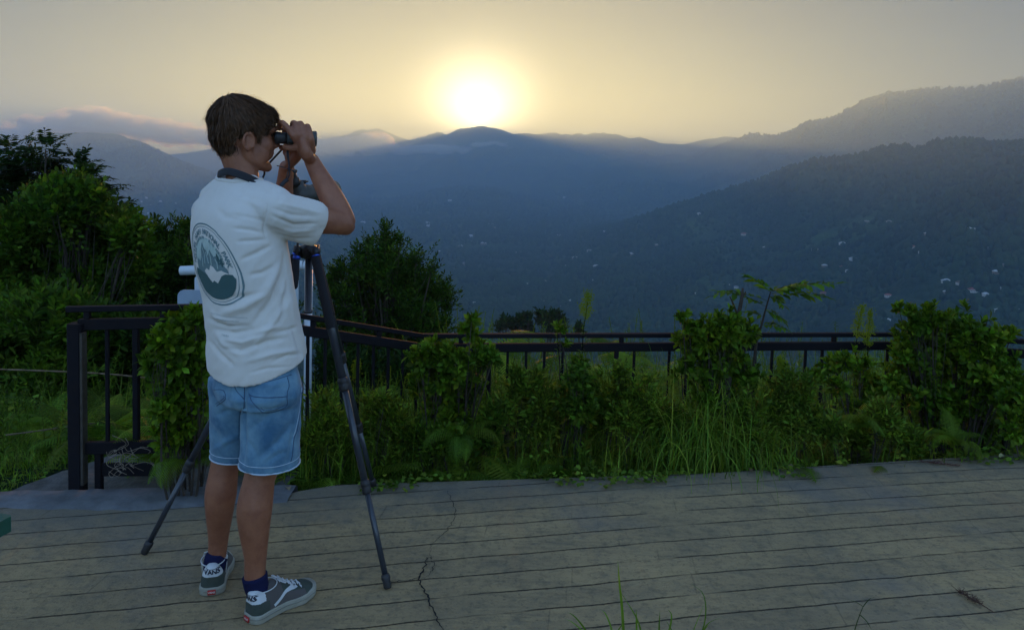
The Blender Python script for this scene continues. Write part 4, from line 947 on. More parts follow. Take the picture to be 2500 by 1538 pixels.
def build_ground_works():
    xs = np.linspace(-9, 10, 121); ys0 = -4.0; rows = 60; V = []; F = []
    for x in xs:
        e = edge_y(x)-(.155 if x < -.95 else max(0.0, .155-(x+.95)*4))
        for j in range(rows):
            t = j/(rows-1); y = ys0+(e-ys0)*t; V.append((x, y, float(fbm(x*.7, y*.7, 2, 3))*.004))
    for i in range(len(xs)-1):
        for j in range(rows-1): a = i*rows+j; F.append((a, a+rows, a+rows+1, a+1))
    o = MB().add(V, F).build('terrace_paving', deck_material()); tag(o, kind='structure')
    # kerb band along the edge
    V = []; F = []; rng = random.Random(5); n = 160
    for i in range(n):
        x = -9+8.05*i/(n-1); e = edge_y(x); j1 = (rng.random()-.5)*.014; j0 = (rng.random()-.5)*.02+.02*math.sin(x*5)
        for (dy, z) in ((-.19+j0, -.004), (-.165+j0, .009), (-.02+j1, .012), (j1, .002), (j1+.004, -.25)): V.append((x, e+dy, z+(rng.random()-.5)*.003))
    for i in range(n-1):
        for k in range(4): a = i*5+k; F.append((a, a+5, a+6, a+1))
    km = mat('grey_kerb_concrete', (.15,.155,.165), .9, var=1, var_scale=7, base2=(.075,.08,.085), bump=.006, bump_scale=26)
    o = MB().add(V, F).build('kerb', km); tag(o, kind='structure')
    # landing beyond the kerb
    b = MB(); c = [(-2.30, 3.26), (-1.05, 3.42), (-.95, 4.05), (-2.02, 3.82)]
    nn = 14; V = []; F = []
    for i in range(nn+1):
        for j in range(nn+1):
            s, t = i/nn, j/nn; p = (1-s)*(1-t)*np.array(c[0])+s*(1-t)*np.array(c[1])+s*t*np.array(c[2])+(1-s)*t*np.array(c[3]); V.append((p[0], p[1], -.045+float(fbm(p[0]*6, p[1]*6, 3, 8))*.012))
    for i in range(nn):
        for j in range(nn): a = i*(nn+1)+j; F.append((a, a+nn+1, a+nn+2, a+1))
    o = b.add(V, F).build('path', mat('worn_path_concrete', (.11,.105,.10), .95, var=1, var_scale=12, base2=(.055,.055,.05), bump=.008, bump_scale=40)); tag(o, kind='structure')
    # crack
    def crack(px, wd, name='crack'):
        P = [gnd(*q) for q in px]; Q = []; rng = random.Random(len(px))
        for i in range(len(P)-1):
            for k in range(5): t = k/5; Q.append(P[i].lerp(P[i+1], t)+Vector(((rng.random()-.5)*.012, (rng.random()-.5)*.008, 0)))
        Q.append(P[-1]); V = []; F = []
        for i, p in enumerate(Q):
            d = (Q[min(i+1, len(Q)-1)]-Q[max(i-1, 0)]).normalized(); s = Vector((-d.y, d.x, 0)); w_ = .7*wd*(.35+1.1*rng.random())*(.4+.6*math.sin(math.pi*min(1, i/len(Q)+.12)))
            V += [p+s*w_+UP*.0062, p-s*w_+UP*.0062]
        for i in range(len(Q)-1): F.append((2*i, 2*i+1, 2*i+3, 2*i+2))
        return V, F
    b = MB()
    for px, wd in (([(1075,1180),(1083,1200),(1094,1228),(1090,1252),(1076,1270),(1062,1288),(1040,1304),(1032,1320),(1036,1345)], .0022), ([(1026,1344),(1018,1366),(1006,1388),(1010,1405),(1022,1425),(1034,1450),(1046,1480),(1060,1512),(1066,1540)], .0048),
                   ([(1036,1345),(1042,1360),(1034,1375),(1018,1392)], .002), ([(940,1398),(975,1396),(1006,1390)], .0035), ([(1024,1344),(1030,1340),(1036,1345)], .003)):
        b.add(*crack(px, wd))
    o = b.build('cracks', mat('crack_dirt', (.008,.008,.008), 1)); tag(o, kind='structure')
build_ground_works()
# ------------------------------------------------------------------ railing
M_RAIL = mat('black_painted_steel', (.006,.006,.010), .8, spec=.2, var=.5, var_scale=30, base2=(.013,.009,.009), bump=.0005, bump_scale=120)
def build_railing():
    r = empty('railing', (-.58, 4.3, 0), 'long black steel guard railing with double top bar along the overgrown terrace edge', 'railing')
    A0, A1, C, E, E2 = at(163,742,3.32), at(575,735,3.44), at(1015,806,4.30), at(2150,803,4.68), at(2560,826,4.22)
    P = [A0, A1, C, E, E2]; low = Vector((0, 0, -.070))
    for i in range(4):
        b = MB(); b.bar(P[i]-(P[i+1]-P[i]).normalized()*.004, P[i+1]+(P[i+1]-P[i]).normalized()*.008, .034, .025); b.build('handrail', M_RAIL, r, False)
        b = MB(); q = (P[i+1]-P[i]).normalized(); s0 = .045 if i == 0 else 0; b.bar(P[i]+q*s0+low, P[i+1]+low+q*.006, .030, .050); b.build('lower_rail', M_RAIL, r, False)
    # end post
    b = MB(); p = at(184,780,3.32); b.bar((p.x, p.y, -.05), (p.x, p.y, p.z+.008), .062, .062, up=(0,1,0)); b.build('post', M_RAIL, r, False)
    g = MB(); g.bar(Vector((p.x+.034, p.y-.01, .02)), Vector((p.x+.034, p.y-.01, p.z-.03)), .012, .04, up=(0,1,0)); g.build('post_edge', mat('worn_steel_edge', (.06,.05,.04), .6, var=1, var_scale=30, base2=(.03,.025,.02)), r, False)
    # short uprights between the two bars
    for i, ts in enumerate(((.11, .55), (.35, .72), (.075, .40, .62, .86), (.3, .8))):
        for t in ts:
            q = P[i].lerp(P[i+1], t); b = MB(); b.bar(q+low*.62, q-UP*.010, .026, .026, up=(0,1,0)); b.build('upright', M_RAIL, r, False)
    skip = {(2, 8), (2, 9), (2, 12), (2, 20), (2, 24), (2, 25)}
    for i in range(4):
        d = P[i+1]-P[i]; n = int(d.length/.105)
        for k in range(n):
            if (i, k) in skip or (i == 0 and k == 0): continue
            q = P[i]+d*((k+.55 if i else k+.33)/n); zb = .18 if i == 0 else -.28
            if i == 1: zb = .18-.46*(k/n)
            w_ = .026 if (i == 0 and k == 2) or (i == 2 and k % 7 == 3) else .0155
            if q.x > 4.4: continue
            b = MB(); b.bar((q.x, q.y, zb), (q.x, q.y, q.z-.070), w_, w_, up=(0,1,0)); b.build('baluster', M_RAIL, r, False)
    # bottom bar of the first bay and its footing
    a, c = A0+Vector((.06,0,0)), A1; b = MB(); b.bar(Vector((a.x, a.y, .18)), Vector((c.x, c.y, .165)), .03, .055); b.build('bottom_rail', M_RAIL, r, False)
    b = MB(); q0, q1 = A0.lerp(A1, .17), A0.lerp(A1, .5); b.bar(Vector((q0.x, q0.y, .075)), Vector((q1.x, q1.y, .065)), .015, .06); b.bar(Vector((q0.x, q0.y, -.05)), Vector((q0.x, q0.y, .16)), .03, .03, up=(0,1,0)); b.build('foot_plate', M_RAIL, r, False)
    a, c = C, E; b = MB(); b.bar(Vector((a.x, a.y, -.26)), Vector((c.x, c.y, -.26)), .03, .05); b.build('bottom_rail', M_RAIL, r, False)
build_railing()
# ------------------------------------------------------------------ white pipe sign frame behind the railing
def build_sign():
    W = mat('white_enamel', (.50,.56,.62), .4, var=.6, var_scale=6, base2=(.38,.42,.47)); G = mat('pale_blue_panel', (.30,.37,.46), .45, var=.5, var_scale=8, base2=(.22,.28,.36)); RU = mat('pipe_rust', (.10,.045,.02), .9)
    r = empty('sign_frame', at(741,1000,5.0), 'white pipe frame with blank sign boards standing behind the railing', 'sign')
    p0, p1 = at(434,650,4.95), at(728,637,5.0); r_ = .031
    dr = (p1-p0).normalized(); b = MB(); b.tube([p0, p1], [r_, r_], 24, False); V = []; b.tube([p1, p1+dr*.03-UP*.008, p1+dr*.045-UP*.035], [r_, r_*.98, r_*.85], 24); 
    b.tube([p0, p0-dr*.002, p0+dr*.0005, p0+dr*.06], [r_, r_*.97, r_*.86, r_*.84], 24, False); b.build('crossbar', W, r)
    MB().tube([p0+dr*.055, p0+dr*.056], [.026, .026], 20).build('pipe_inside', RU, r)
    t0 = at(741,648,5.0); MB().tube([Vector((t0.x, t0.y, -.75)), t0+UP*.0], [.026, .026], 24).build('post', W, r)
    t1 = at(452,704,5.0); MB().tube([Vector((t1.x, t1.y, -.75)), t1+UP*.0], [.024, .024], 24).build('post', W, r)
    def panel(x0, y0, x1, y1, dep, rad, m, nm):
        a, c = at(x0, y0, dep), at(x1, y1, dep); x_0, x_1, z0, z1 = a.x, c.x, c.z, a.z; pts = []
        for cx, cz, a0 in ((x_1-rad, z1-rad, 0), (x_0+rad, z1-rad, 90), (x_0+rad, z0+rad, 180), (x_1-rad, z0+rad, 270)):
            for k in range(7): t = R_(a0+15*k); pts.append((cx+rad*math.cos(t), cz+rad*math.sin(t)))
        n = len(pts); V = [(x, dep-.006, z) for x, z in pts]+[(x, dep+.006, z) for x, z in pts]; F = [tuple(range(n))[::-1], tuple(range(n, 2*n))]+[(k, (k+1) % n, n+(k+1) % n, n+k) for k in range(n)]
        MB().add(V, F).build(nm, m, r, False)
    panel(468, 664, 716, 742, 4.93, .012, W, 'board'); panel(427, 695, 600, 752, 4.88, .045, G, 'small_board')
build_sign()
# ------------------------------------------------------------------ ropes and green table
def rope(pts, rad, lab):
    P = [Vector(q) for q in spline([tuple(p) for p in pts], 10)]; b = MB()
    for s in (0, 1):
        Q = []
        for i, p in enumerate(P):
            t = i*1.3+s*math.pi; Q.append(p+Vector((0, math.cos(t), math.sin(t)))*rad*.5)
        b.tube(Q, rad*.75, 6)
    o = b.build('rope', mat('old_rope', (.20,.14,.09), .9, var=.8, var_scale=40)); tag(o, lab, 'rope', 'ropes strung across the left slope')
rope([at(-160,882,4.0), at(80,889,4.25), at(250,897,4.5), at(352,907,4.7)], .0045, 'upper taut rope crossing behind the first railing bay')
rope([at(-160,1066,3.9), at(60,1038,4.2), at(200,1019,4.4), at(385,998,4.65)], .0042, 'lower rope sloping low over the grass behind the end post')
def build_table():
    M_G = mat('green_paint', (.012,.085,.055), .45, var=.6, var_scale=12, base2=(.02,.06,.045), bump=.0008, bump_scale=60)
    c = at(32,1236,1.62); f = hdir(14); rr_ = Vector((f.y, -f.x, 0)); z = c.z
    r = empty('table', (c.x-.5, c.y-.5, 0), 'green painted table of which one corner shows at the left edge', 'table')
    rot = Matrix((tuple(rr_), tuple(f), (0,0,1))).transposed()
    o = MB(); w_, l_, ch, th = .55, 1.1, .006, .034; pl = [(-ch, 0), (0, -ch), (0, -l_+ch), (-ch, -l_), (-w_+ch, -l_), (-w_, -l_+ch), (-w_, -ch), (-w_+ch, 0)]; n = len(pl)
    V = [Vector((c.x, c.y, z))+rr_*x+f*y for x, y in pl]+[Vector((c.x, c.y, z-th))+rr_*x+f*y for x, y in pl]
    o.add(V, [tuple(range(n)), tuple(range(n, 2*n))[::-1]]+[(k, n+k, n+(k+1) % n, (k+1) % n) for k in range(n)]); o.build('table_top', M_G, r, False)
    for x in (-.06, -w_+.06):
        for y in (-.08, -l_+.08):
            q = Vector((c.x, c.y, 0))+rr_*x+f*y; MB().bar(q, q+UP*(z-th), .045, .045, up=(0,1,0)).build('leg', M_G, r, False)
build_table()
# ------------------------------------------------------------------ plants
def leafmat(name, c1, c2, tr=.35, rough=.6, tc=(1.25,1.5,.55)): return mat(name, c1, rough, var=1, var_scale=3, base2=c2, attr='tint', transl=tr, transl_col=tc, spec=.15)
LM_B = leafmat('glossy_leaf', (.125,.205,.010), (.055,.12,.008)); LM_D = leafmat('dark_leaf', (.024,.055,.010), (.016,.040,.009)); LM_T = leafmat('tree_leaf', (.065,.125,.012), (.030,.070,.010)); LM_S = leafmat('shrub_leaf', (.100,.175,.012), (.042,.095,.010))
LM_F = leafmat('fern_leaf', (.16,.25,.022), (.085,.155,.014), .4, .6); LM_G = leafmat('grass_blade', (.155,.24,.024), (.085,.155,.016), .35, .5); LM_W = leafmat('weed_leaf', (.155,.24,.024), (.085,.15,.016), .35, .6)
M_BARK = mat('bark', (.06,.045,.032), .9, var=1, var_scale=30, base2=(.03,.022,.018), bump=.002, bump_scale=90)
LEAF = np.array([(0,0,0),(.32,0,.02),(.70,0,.03),(1,0,-.04),(.34,.20,.08),(.70,.27,.09),(.34,-.20,.08),(.70,-.27,.09)], float)
LEAF_F = np.array([(0,6,1),(0,1,4),(1,6,7),(1,7,2),(1,2,5),(1,5,4),(2,7,3),(2,3,5)])
LANCE = LEAF*np.array([1, .62, 1]); LANCE[4:8, 0] = (.28, .60, .28, .60)
DIAM = np.array([(0,0,0),(.5,.26,.06),(.5,-.26,.06),(1,0,-.03)], float); DIAM_F = np.array([(0,2,1),(1,2,3)])
class Fol:
    def __init__(s): s.V = []; s.F = []; s.T = []; s.n = 0
    def put(s, tv, tf, D, Nrm, size, P, tint):
        """D (n,3) leaf axis, Nrm (n,3) up hint"""
        D = D/np.linalg.norm(D, axis=1, keepdims=True); S = np.cross(Nrm, D); S /= (np.linalg.norm(S, axis=1, keepdims=True)+1e-9); U = np.cross(D, S)
        M = np.stack([D, S, U], -1)*np.asarray(size)[:, None, None]
        V, F = scatter(tv, tf, M, P); s.V.append(V); s.F.append(F+s.n); s.n += len(V); s.T.append(np.repeat(np.asarray(tint)[:, None] if np.ndim(tint) == 1 else tint, len(tv), 0) if np.ndim(tint) > 1 else np.repeat(np.stack([tint]*3, -1), len(tv), 0))
    def raw(s, V, F, tint):
        V = np.asarray(V); s.V.append(V); s.F.append(np.asarray(F)+s.n); s.n += len(V); s.T.append(np.tile(np.asarray(tint, float), (len(V), 1)))
    def build(s, name, m, parent=None):
        V = np.vstack(s.V); me = mesh_np(V, np.vstack(s.F)); T = np.vstack(s.T)
        if len(me.vertices) == len(V):
            a = me.color_attributes.new('tint', 'FLOAT_COLOR', 'POINT'); a.data.foreach_set('color', np.hstack([T, np.ones((len(T), 1))]).astype(np.float32).ravel())
        return link(name, me, m, parent)
def rtint(n, rng, lo=.6, hi=1.35, yel=.16):
    g = lo*.6+(hi*1.35-lo*.6)*rng.beta(1.4, 2.8, n); y = 1+yel*rng.standard_normal(n).clip(-1, 2.2); return np.stack([g*y, g, g*(1-.2*(y-1))], -1)
def unit(a): return a/(np.linalg.norm(a, axis=-1, keepdims=True)+1e-9)
def lobe_points(lobes, n, rng, lo=.55):
    """lobes: (centre vec, radius) -> points, outward dirs, lobe index"""
    w = np.array([l[1]**1.6 for l in lobes]); idx = rng.choice(len(lobes), n, p=w/w.sum())
    C = np.array([tuple(l[0]) for l in lobes])[idx]; R = np.array([l[1] for l in lobes])[idx]
    d = unit(rng.standard_normal((n, 3))); r = R*rng.uniform(lo**2, 1, n)**.5*(1+.18*rng.standard_normal(n).clip(-1, 2))*np.where(rng.random(n) < .08, rng.uniform(1.1, 1.55, n), 1)
    return C+d*r[:, None]*np.array([1, .9, 1]), d, idx
def px_lobes(L, dep, jit=.0, rng=None):
    out = []
    for (x, y, r) in L:
        d = dep+(rng.uniform(-jit, jit) if rng is not None else 0); out.append((at(x, y, d), r*d/FPX))
    return out
def stems(base, lobes, pts, idx, rng, r0, frac=.3, name='stem', parent=None):
    b = MB(); base = Vector(base)
    for li, (c, r) in enumerate(lobes):
        c = Vector(c); off = Vector(rng.uniform(-.03, .03, 3)); m = base.lerp(c, .5)+Vector((0, 0, -.10*(c-base).length))+off*2
        P = [Vector(q) for q in spline([tuple(base+Vector((off.x, off.y, 0))), tuple(m), tuple(c)], 4)]
        rr = r0*(.5+.5*min(1, r/max(l[1] for l in lobes))); b.tube(P, [rr*(1-.6*i/(len(P)-1)) for i in range(len(P))], 6)
        ks = np.nonzero(idx == li)[0]; ks = ks[:max(2, min(int(len(ks)*frac), 14))]
        for k in ks:
            p = Vector(pts[k]); s = P[rng.integers(len(P)//2, len(P))]; mm = s.lerp(p, .5)+Vector(rng.uniform(-.1, .1, 3))*(p-s).length
            b.tube([s, mm, p], [rr*.24, rr*.16, rr*.09], 4)
    return b.build(name, M_BARK, parent)
def rosette_bush(name, label, base, lobes, n, leaf, m, seed, stem=.008, group=None, cat='bush', per=9):
    rng = np.random.default_rng(seed); n = int(n*1.45); leaf = leaf*.92; root = empty(name, base, label, cat, group)
    P, d, idx = lobe_points(lobes, n, rng, .35); ax = unit(d*.9+np.array([0, -.1, .75])+rng.standard_normal((n, 3))*.3)
    st = stems(base, lobes, P, idx, rng, stem, .45, 'stems', root); F = Fol()
    t1 = unit(np.cross(ax, rng.standard_normal((n, 3)))); t2 = np.cross(ax, t1)
    for k in range(per):
        a = 2*math.pi*k/per*1.62+rng.uniform(-.3, .3, n); op = rng.uniform(.45, 1.25, n) if k > 2 else rng.uniform(.15, .5, n)
        rad = t1*np.cos(a)[:, None]+t2*np.sin(a)[:, None]; D = ax*np.cos(op)[:, None]+rad*np.sin(op)[:, None]; Nn = ax*np.sin(op)[:, None]-rad*np.cos(op)[:, None]
        base_p = P-ax*(leaf*.30*k/per)[..., None] if False else P-ax*(leaf*.45*k/per)
        young = rng.uniform(0, 1, n) < .25; F.put(LEAF*np.array([1, .80, 1]), LEAF_F, D+rng.standard_normal((n, 3))*.12, Nn, leaf*rng.uniform(.6, 1.15, n)*(.7 if k < 3 else 1), base_p, rtint(n, rng)*(np.where(young & (k < 4), 1.5, 1)[:, None]))
    F.build('leaves', m, root); return root
def twig_bush(name, label, base, lobes, ntw, leaf, m, seed, stem=.02, tl=.22, per=12, group=None, cat='tree', trunk='trunk', crown='crown', tmpl=(LANCE, LEAF_F), lo=.3, droop=.15):
    rng = np.random.default_rng(seed); root = empty(name, base, label, cat, group)
    P, d, idx = lobe_points(lobes, ntw, rng, lo); stems(base, lobes, P, idx, rng, stem, .22, trunk, root)
    ax = unit(d*.7+np.array([0, 0, .65])+rng.standard_normal((ntw, 3))*.35); L = tl*rng.uniform(.5, 1.2, ntw); F = Fol(); sb = MB()
    sd = unit(np.cross(ax, np.array([0, 0, 1.])+rng.standard_normal((ntw, 3))*.3)); up = np.cross(sd, ax)
    for k in range(per):
        t = (k+.5)/per; side = 1 if k % 2 else -1
        pos = P+ax*(L*(t-.5))[:, None]-np.array([0, 0, 1])*(L*droop*t*t)[:, None]
        D = ax*.55+sd*side*rng.uniform(.5, .9, ntw)[:, None]+up*rng.uniform(-.1, .45, ntw)[:, None]+rng.standard_normal((ntw, 3))*.18
        if k == per-1: D = ax+rng.standard_normal((ntw, 3))*.1
        F.put(*tmpl, D, up+rng.standard_normal((ntw, 3))*.35, leaf*rng.uniform(.6, 1.2, ntw), pos, rtint(ntw, rng, .5, 1.35))
    # twigs themselves as thin slivers
    q = np.array([(0,.5,0),(0,-.5,0),(1,0,0),(0,0,.6)]); F2 = np.array([(0,1,2),(1,3,2),(3,0,2)])
    D = ax; S = sd*.004; V = np.stack([P-ax*(L*.5)[:, None]+S, P-ax*(L*.5)[:, None]-S, P+ax*(L*.5)[:, None], P-ax*(L*.5)[:, None]+up*.004], 1).reshape(-1, 3)
    FF = (F2[None]+(np.arange(ntw)*4)[:, None, None]).reshape(-1, 3); F.raw(V, FF, (.55, .4, .35))
    F.build(crown, m, root); return root
def pinnate(F, p0, d0, L, pairs, lf, rng, droop=.5, tint=1.0, tm=LANCE):
    """one compound leaf"""
    d = unit(np.array(d0, float)); P = []; pos = np.array(p0, float); n = pairs+2
    for i in range(n): P.append(pos.copy()); pos = pos+d*(L/n); d = unit(d+np.array([0, 0, -droop/n]))
    P = np.array(P); T = unit(np.gradient(P, axis=0)); S = unit(np.cross(T, [0, 0, 1.])); U = np.cross(S, T)
    for i in range(1, n):
        sz = lf*math.sin(math.pi*(.22+.62*i/n)); 
        for s in ((-1, 1) if i < n-1 else (0,)):
            D = (T[i]*(.35 if s else 1)+S[i]*s*.95+U[i]*rng.uniform(-.25, .15))[None]; F.put(tm, LEAF_F, D+rng.standard_normal((1, 3))*.06, (U[i]+S[i]*s*.25)[None], [sz*rng.uniform(.85, 1.1)], P[i][None], rtint(1, rng, .75*tint, 1.3*tint))
    w = .0022; V = np.vstack([P+S*w, P-S*w, P-U*w]); m = len(P); q = []
    for i in range(m-1): q += [(i, i+1, m+i), (m+i, i+1, m+i+1), (2*m+i, i, 2*m+i+1), (i, i+1, 2*m+i+1)]
    F.raw(V, np.array(q), (.8, .7, .6))
def frond_template(rng, droop, npin=22):
    """fern frond of unit length along x, z up"""
    V = []; F = []; x = 0; z = 0; a = 1.15; n = 32; C = []
    for i in range(n+1): C.append((x, z, a)); x += math.cos(a)/n; z += math.sin(a)/n; a -= droop/n*(1+i/n)
    for i in range(3, n):
        t = (i-3)/(n-4); L = .24*(math.sin(math.pi*(.12+.88*t)**.75)+.05)*(1-.25*t)+.012; cx, cz, a = C[i]; tx, tz = math.cos(a), math.sin(a)
        for s in (-1, 1):
            k = 8; b0 = len(V); dx, dy, dz = .35*tx, s*.93, .35*tz-.18; l = math.sqrt(dx*dx+dy*dy+dz*dz); dx/=l; dy/=l; dz/=l
            for j in range(k+1):
                u = j/k; w = .0135*(1-u)**.6*(1 if j % 2 else .42)+.001; px, py, pz = cx+dx*L*u, dy*L*u, cz+dz*L*u-.04*L*u*u*4
                V += [(px+tx*w, py, pz+tz*w), (px-tx*w, py, pz-tz*w)]
            for j in range(k): F += [(b0+2*j, b0+2*j+1, b0+2*j+2), (b0+2*j+1, b0+2*j+3, b0+2*j+2)]
    b0 = len(V)
    for cx, cz, a in C: V += [(cx, .004, cz), (cx, -.004, cz)]
    for i in range(n): j = b0+2*i; F += [(j, j+1, j+2), (j+1, j+3, j+2)]
    return np.array(V), np.array(F)
_fr = np.random.default_rng(4); FROND = [frond_template(_fr, dr) for dr in (1.1, 1.5, 1.9, 2.3)]
def fronds(F, P, az, L, rng, tilt=None, tint=None):
    """many fronds; az heading; leaning from vertical handled by template"""
    n = len(P); k = rng.integers(0, len(FROND), n)
    for j in range(len(FROND)):
        s = k == j
        if not s.any(): continue
        a = az[s]; m = s.sum(); t = (rng.uniform(-.35, .35, m)); D = np.stack([np.sin(a)*np.cos(t), np.cos(a)*np.cos(t), np.sin(t)], -1); U = np.stack([-np.sin(a)*np.sin(t), -np.cos(a)*np.sin(t), np.cos(t)], -1)+rng.standard_normal((m, 3))*.12
        F.put(*FROND[j], D, U, L[s], P[s], rtint(m, rng, .7, 1.35) if tint is None else tint[s])
def blades(F, P, L, w, rng, lean=.5, az=None, seg=5, tint=None):
    n = len(P); az = rng.uniform(0, 6.283, n) if az is None else az; ln = lean*rng.uniform(.3, 1.4, n); H = np.stack([np.sin(az), np.cos(az), 0*az], -1); S = np.stack([np.cos(az), -np.sin(az), 0*az], -1)
    rows = []
    for i in range(seg+1):
        t = i/seg; th = ln*t*1.5; c = P+(H*(np.sin(th)*t*.75)[:, None]+np.array([0, 0, 1])*(np.cos(th*.8)*t)[:, None])*L[:, None]
        ww = w*(1-t**1.6)+.0003; rows += [c+S*(ww)[:, None] if np.ndim(ww) else c+S*ww, c-S*(ww)[:, None] if np.ndim(ww) else c-S*ww]
    V = np.stack(rows, 1).reshape(-1, 3); k = 2*(seg+1); q = np.array([f for i in range(seg) for f in ((2*i, 2*i+1, 2*i+2), (2*i+1, 2*i+3, 2*i+2))])
    FF = (q[None]+(np.arange(n)*k)[:, None, None]).reshape(-1, 3); T = rtint(n, rng, .6, 1.35) if tint is None else tint
    F.V.append(V); F.F.append(FF+F.n); F.n += len(V); F.T.append(np.repeat(T, k, 0))
def gz(x, y): return near_z(np.asarray(x, float), np.asarray(y, float))
# ---- individual bushes
rg = np.random.default_rng(1)
def B(name, label, L, dep, n, leaf, seed, base=None, m=None, jit=.12, **k):
    lb = px_lobes(L, dep, jit, rg); bx = base[0]; p = at(bx, base[1], dep); z = float(gz(p.x, p.y)); return rosette_bush(name, label, (p.x, p.y, max(z, -.6)), lb, n, leaf, m or LM_B, seed, **k)
B('bush', 'leafy bright green bush left of the person, in front of the first railing bay', [(470,758,26),(440,782,42),(405,812,38),(465,815,42),(425,855,48),(475,880,40),(395,905,40),(440,930,45),(470,965,34),(395,968,30),(360,870,20),(372,820,16),(430,1020,36),(465,1040,30),(400,1050,26)], 3.27, 310, .062, 31, base=(440,1090))
B('bush', 'round leafy bush with an upright shoot, hiding the bend of the railing', [(1125,800,20),(1132,765,12),(1048,842,34),(1012,858,36),(1095,868,44),(1150,850,40),(1185,858,22),(1050,905,52),(1125,915,48),(1000,910,32),(1080,965,50),(1040,1000,42),(1100,1020,40)], 3.95, 330, .058, 32, base=(1070,1085))
B('bush', 'small dark bush with one tall thin shoot in the middle of the verge', [(1385,905,34),(1410,935,40),(1370,960,38),(1400,990,36),(1385,1020,28),(1345,785,10),(1352,830,12),(1390,870,20)], 4.0, 150, .052, 33, base=(1390,1060), m=LM_S)
B('bush', 'dense rounded bush growing round a dead grey stem, right of centre', [(1700,800,42),(1655,790,24),(1640,760,14),(1745,790,46),(1790,800,34),(1672,835,36),(1740,845,52),(1700,880,48),(1765,890,34),(1800,905,26),(1645,890,22),(1720,930,42),(1690,960,34),(1740,965,30),(1632,810,12)], 4.15, 400, .058, 34, base=(1715,1040))
B('bush', 'low pale green bush with open branches between the two big right-hand bushes', [(1985,878,22),(2030,862,24),(2065,885,28),(1960,900,16),(2010,930,24),(2090,930,34),(2050,965,30),(2120,960,34),(2140,920,30)], 4.2, 150, .055, 35, base=(2080,1045))
B('bush', 'largest bush, standing tall over the railing near the right edge', [(2200,775,26),(2240,765,36),(2300,775,40),(2180,815,40),(2250,820,60),(2330,815,56),(2385,815,34),(2405,870,34),(2210,870,56),(2290,880,70),(2360,880,56),(2170,850,34),(2160,905,36),(2230,950,60),(2320,960,60),(2390,940,44),(2260,1010,50),(2350,1020,46),(2430,960,40),(2158,738,9),(2190,752,14),(2372,762,10),(2430,800,12)], 4.3, 780, .060, 36, base=(2290,1085), stem=.011)
B('bush', 'low leafy bush at the right edge beside the largest bush', [(2440,960,44),(2470,930,50),(2430,1020,40),(2490,1010,60)], 4.05, 130, .055, 37, base=(2450,1090))
# dead stem rising out of the bush
sp_ = MB(); P_ = [at(1752,880,4.16), at(1765,800,4.15), at(1772,760,4.14), at(1780,720,4.13), at(1783,692,4.12)]; sp_.tube(P_, [.016,.013,.012,.010,.006], 8); sp_.tube([P_[3], at(1790,700,4.12)], [.006,.003], 6); sp_.tube([P_[2], at(1757,722,4.10), at(1752,712,4.08)], [.006,.005,.003], 6)
_p = at(1735,1000,4.18); sp_.tube([Vector((_p.x,_p.y,-.4)), at(1752,880,4.16)], [.02,.016], 8)
tag(sp_.build('dead_stem', M_BARK), 'dead grey broken stem poking out above the rounded bush', 'branch')
# compound leaved sapling
def sapling():
    root = empty('sapling', (at(1790,1000,4.3).x, 4.3, -.4), 'young tree with long feathery compound leaves spreading above the railing', 'tree')
    b = MB(); S = [(at(1790,1000,4.3).x, 4.3, -.4), tuple(at(1812,850,4.3)), tuple(at(1828,780,4.3)), tuple(at(1840,735,4.3)), tuple(at(1850,700,4.3))]; P = [Vector(q) for q in spline(S, 5)]
    b.tube(P, [.010*(1-.7*i/(len(P)-1)) for i in range(len(P))], 6); b.build('trunk', M_BARK, root); F = Fol(); rng = np.random.default_rng(8)
    for (x0, y0, x1, y1, n, lf, dr) in ((1850,702,1798,665,8,.085,.5),(1850,700,1935,683,9,.095,.15),(1852,705,2005,683,10,.090,.45),(1848,712,1985,716,9,.085,.45),(1838,735,1720,700,8,.080,.5),(1842,722,1700,715,7,.07,.8),(1835,745,1878,770,6,.08,.6),(1832,760,1790,750,5,.07,.6),(1826,780,1885,792,6,.07,.5),(1845,712,1880,735,6,.07,.6),(1822,790,1770,800,5,.06,.5)):
        a = at(x0, y0, 4.3); c = at(x1, y1, 4.3+rng.uniform(-.12, .12)); d = c-a; pinnate(F, tuple(a), tuple(d+UP*(dr*.45*d.length)), d.length*1.08, n, lf*1.3, rng, dr, 1.5)
    F.build('crown', LM_S, root)
sapling()
# ---- trees and shrubs behind the railing
def T(name, label, L, dep, n, leaf, seed, m, base, jit=.5, **k):
    lb = px_lobes(L, dep, jit, rg); p = at(base[0], base[1], dep); z = float(gz(p.x, p.y)); return twig_bush(name, label, (p.x, p.y, z), lb, n, leaf, m, seed, **k)
T('tree', 'broad dark green tree right of the tripod, beyond the railing', [(925,556,14),(922,580,22),(962,572,10),(884,578,12),(852,628,12),(1000,615,14),(1038,640,12),(930,604,32),(880,622,36),(905,650,52),(960,640,48),(862,660,34),(995,670,44),(870,715,70),(950,720,84),(1020,725,64),(1060,700,32),(1075,730,22),(815,650,28),(800,690,36),(820,730,50),(900,800,100),(1000,800,74),(1060,780,26),(830,830,70),(960,880,80),(880,900,70),(785,800,40)], 9.0, 2300, .062, 51, LM_T, (930,1020), stem=.035, tl=.30, per=13, jit=.45)
T('tree', 'tall bright green leafy tree filling the left side', [(150,500,60),(95,540,70),(190,520,60),(245,560,66),(60,600,80),(170,610,100),(270,630,80),(120,690,110),(230,720,100),(30,700,90),(320,640,46),(305,560,34),(215,470,26),(150,445,18),(330,570,18),(185,435,12),(240,490,16),(300,520,16),(110,470,20),(275,540,20),(345,610,16)], 7.2, 4200, .064, 52, LM_S, (150,1010), stem=.04, tl=.30, per=12, jit=.6, tmpl=(LEAF, LEAF_F))
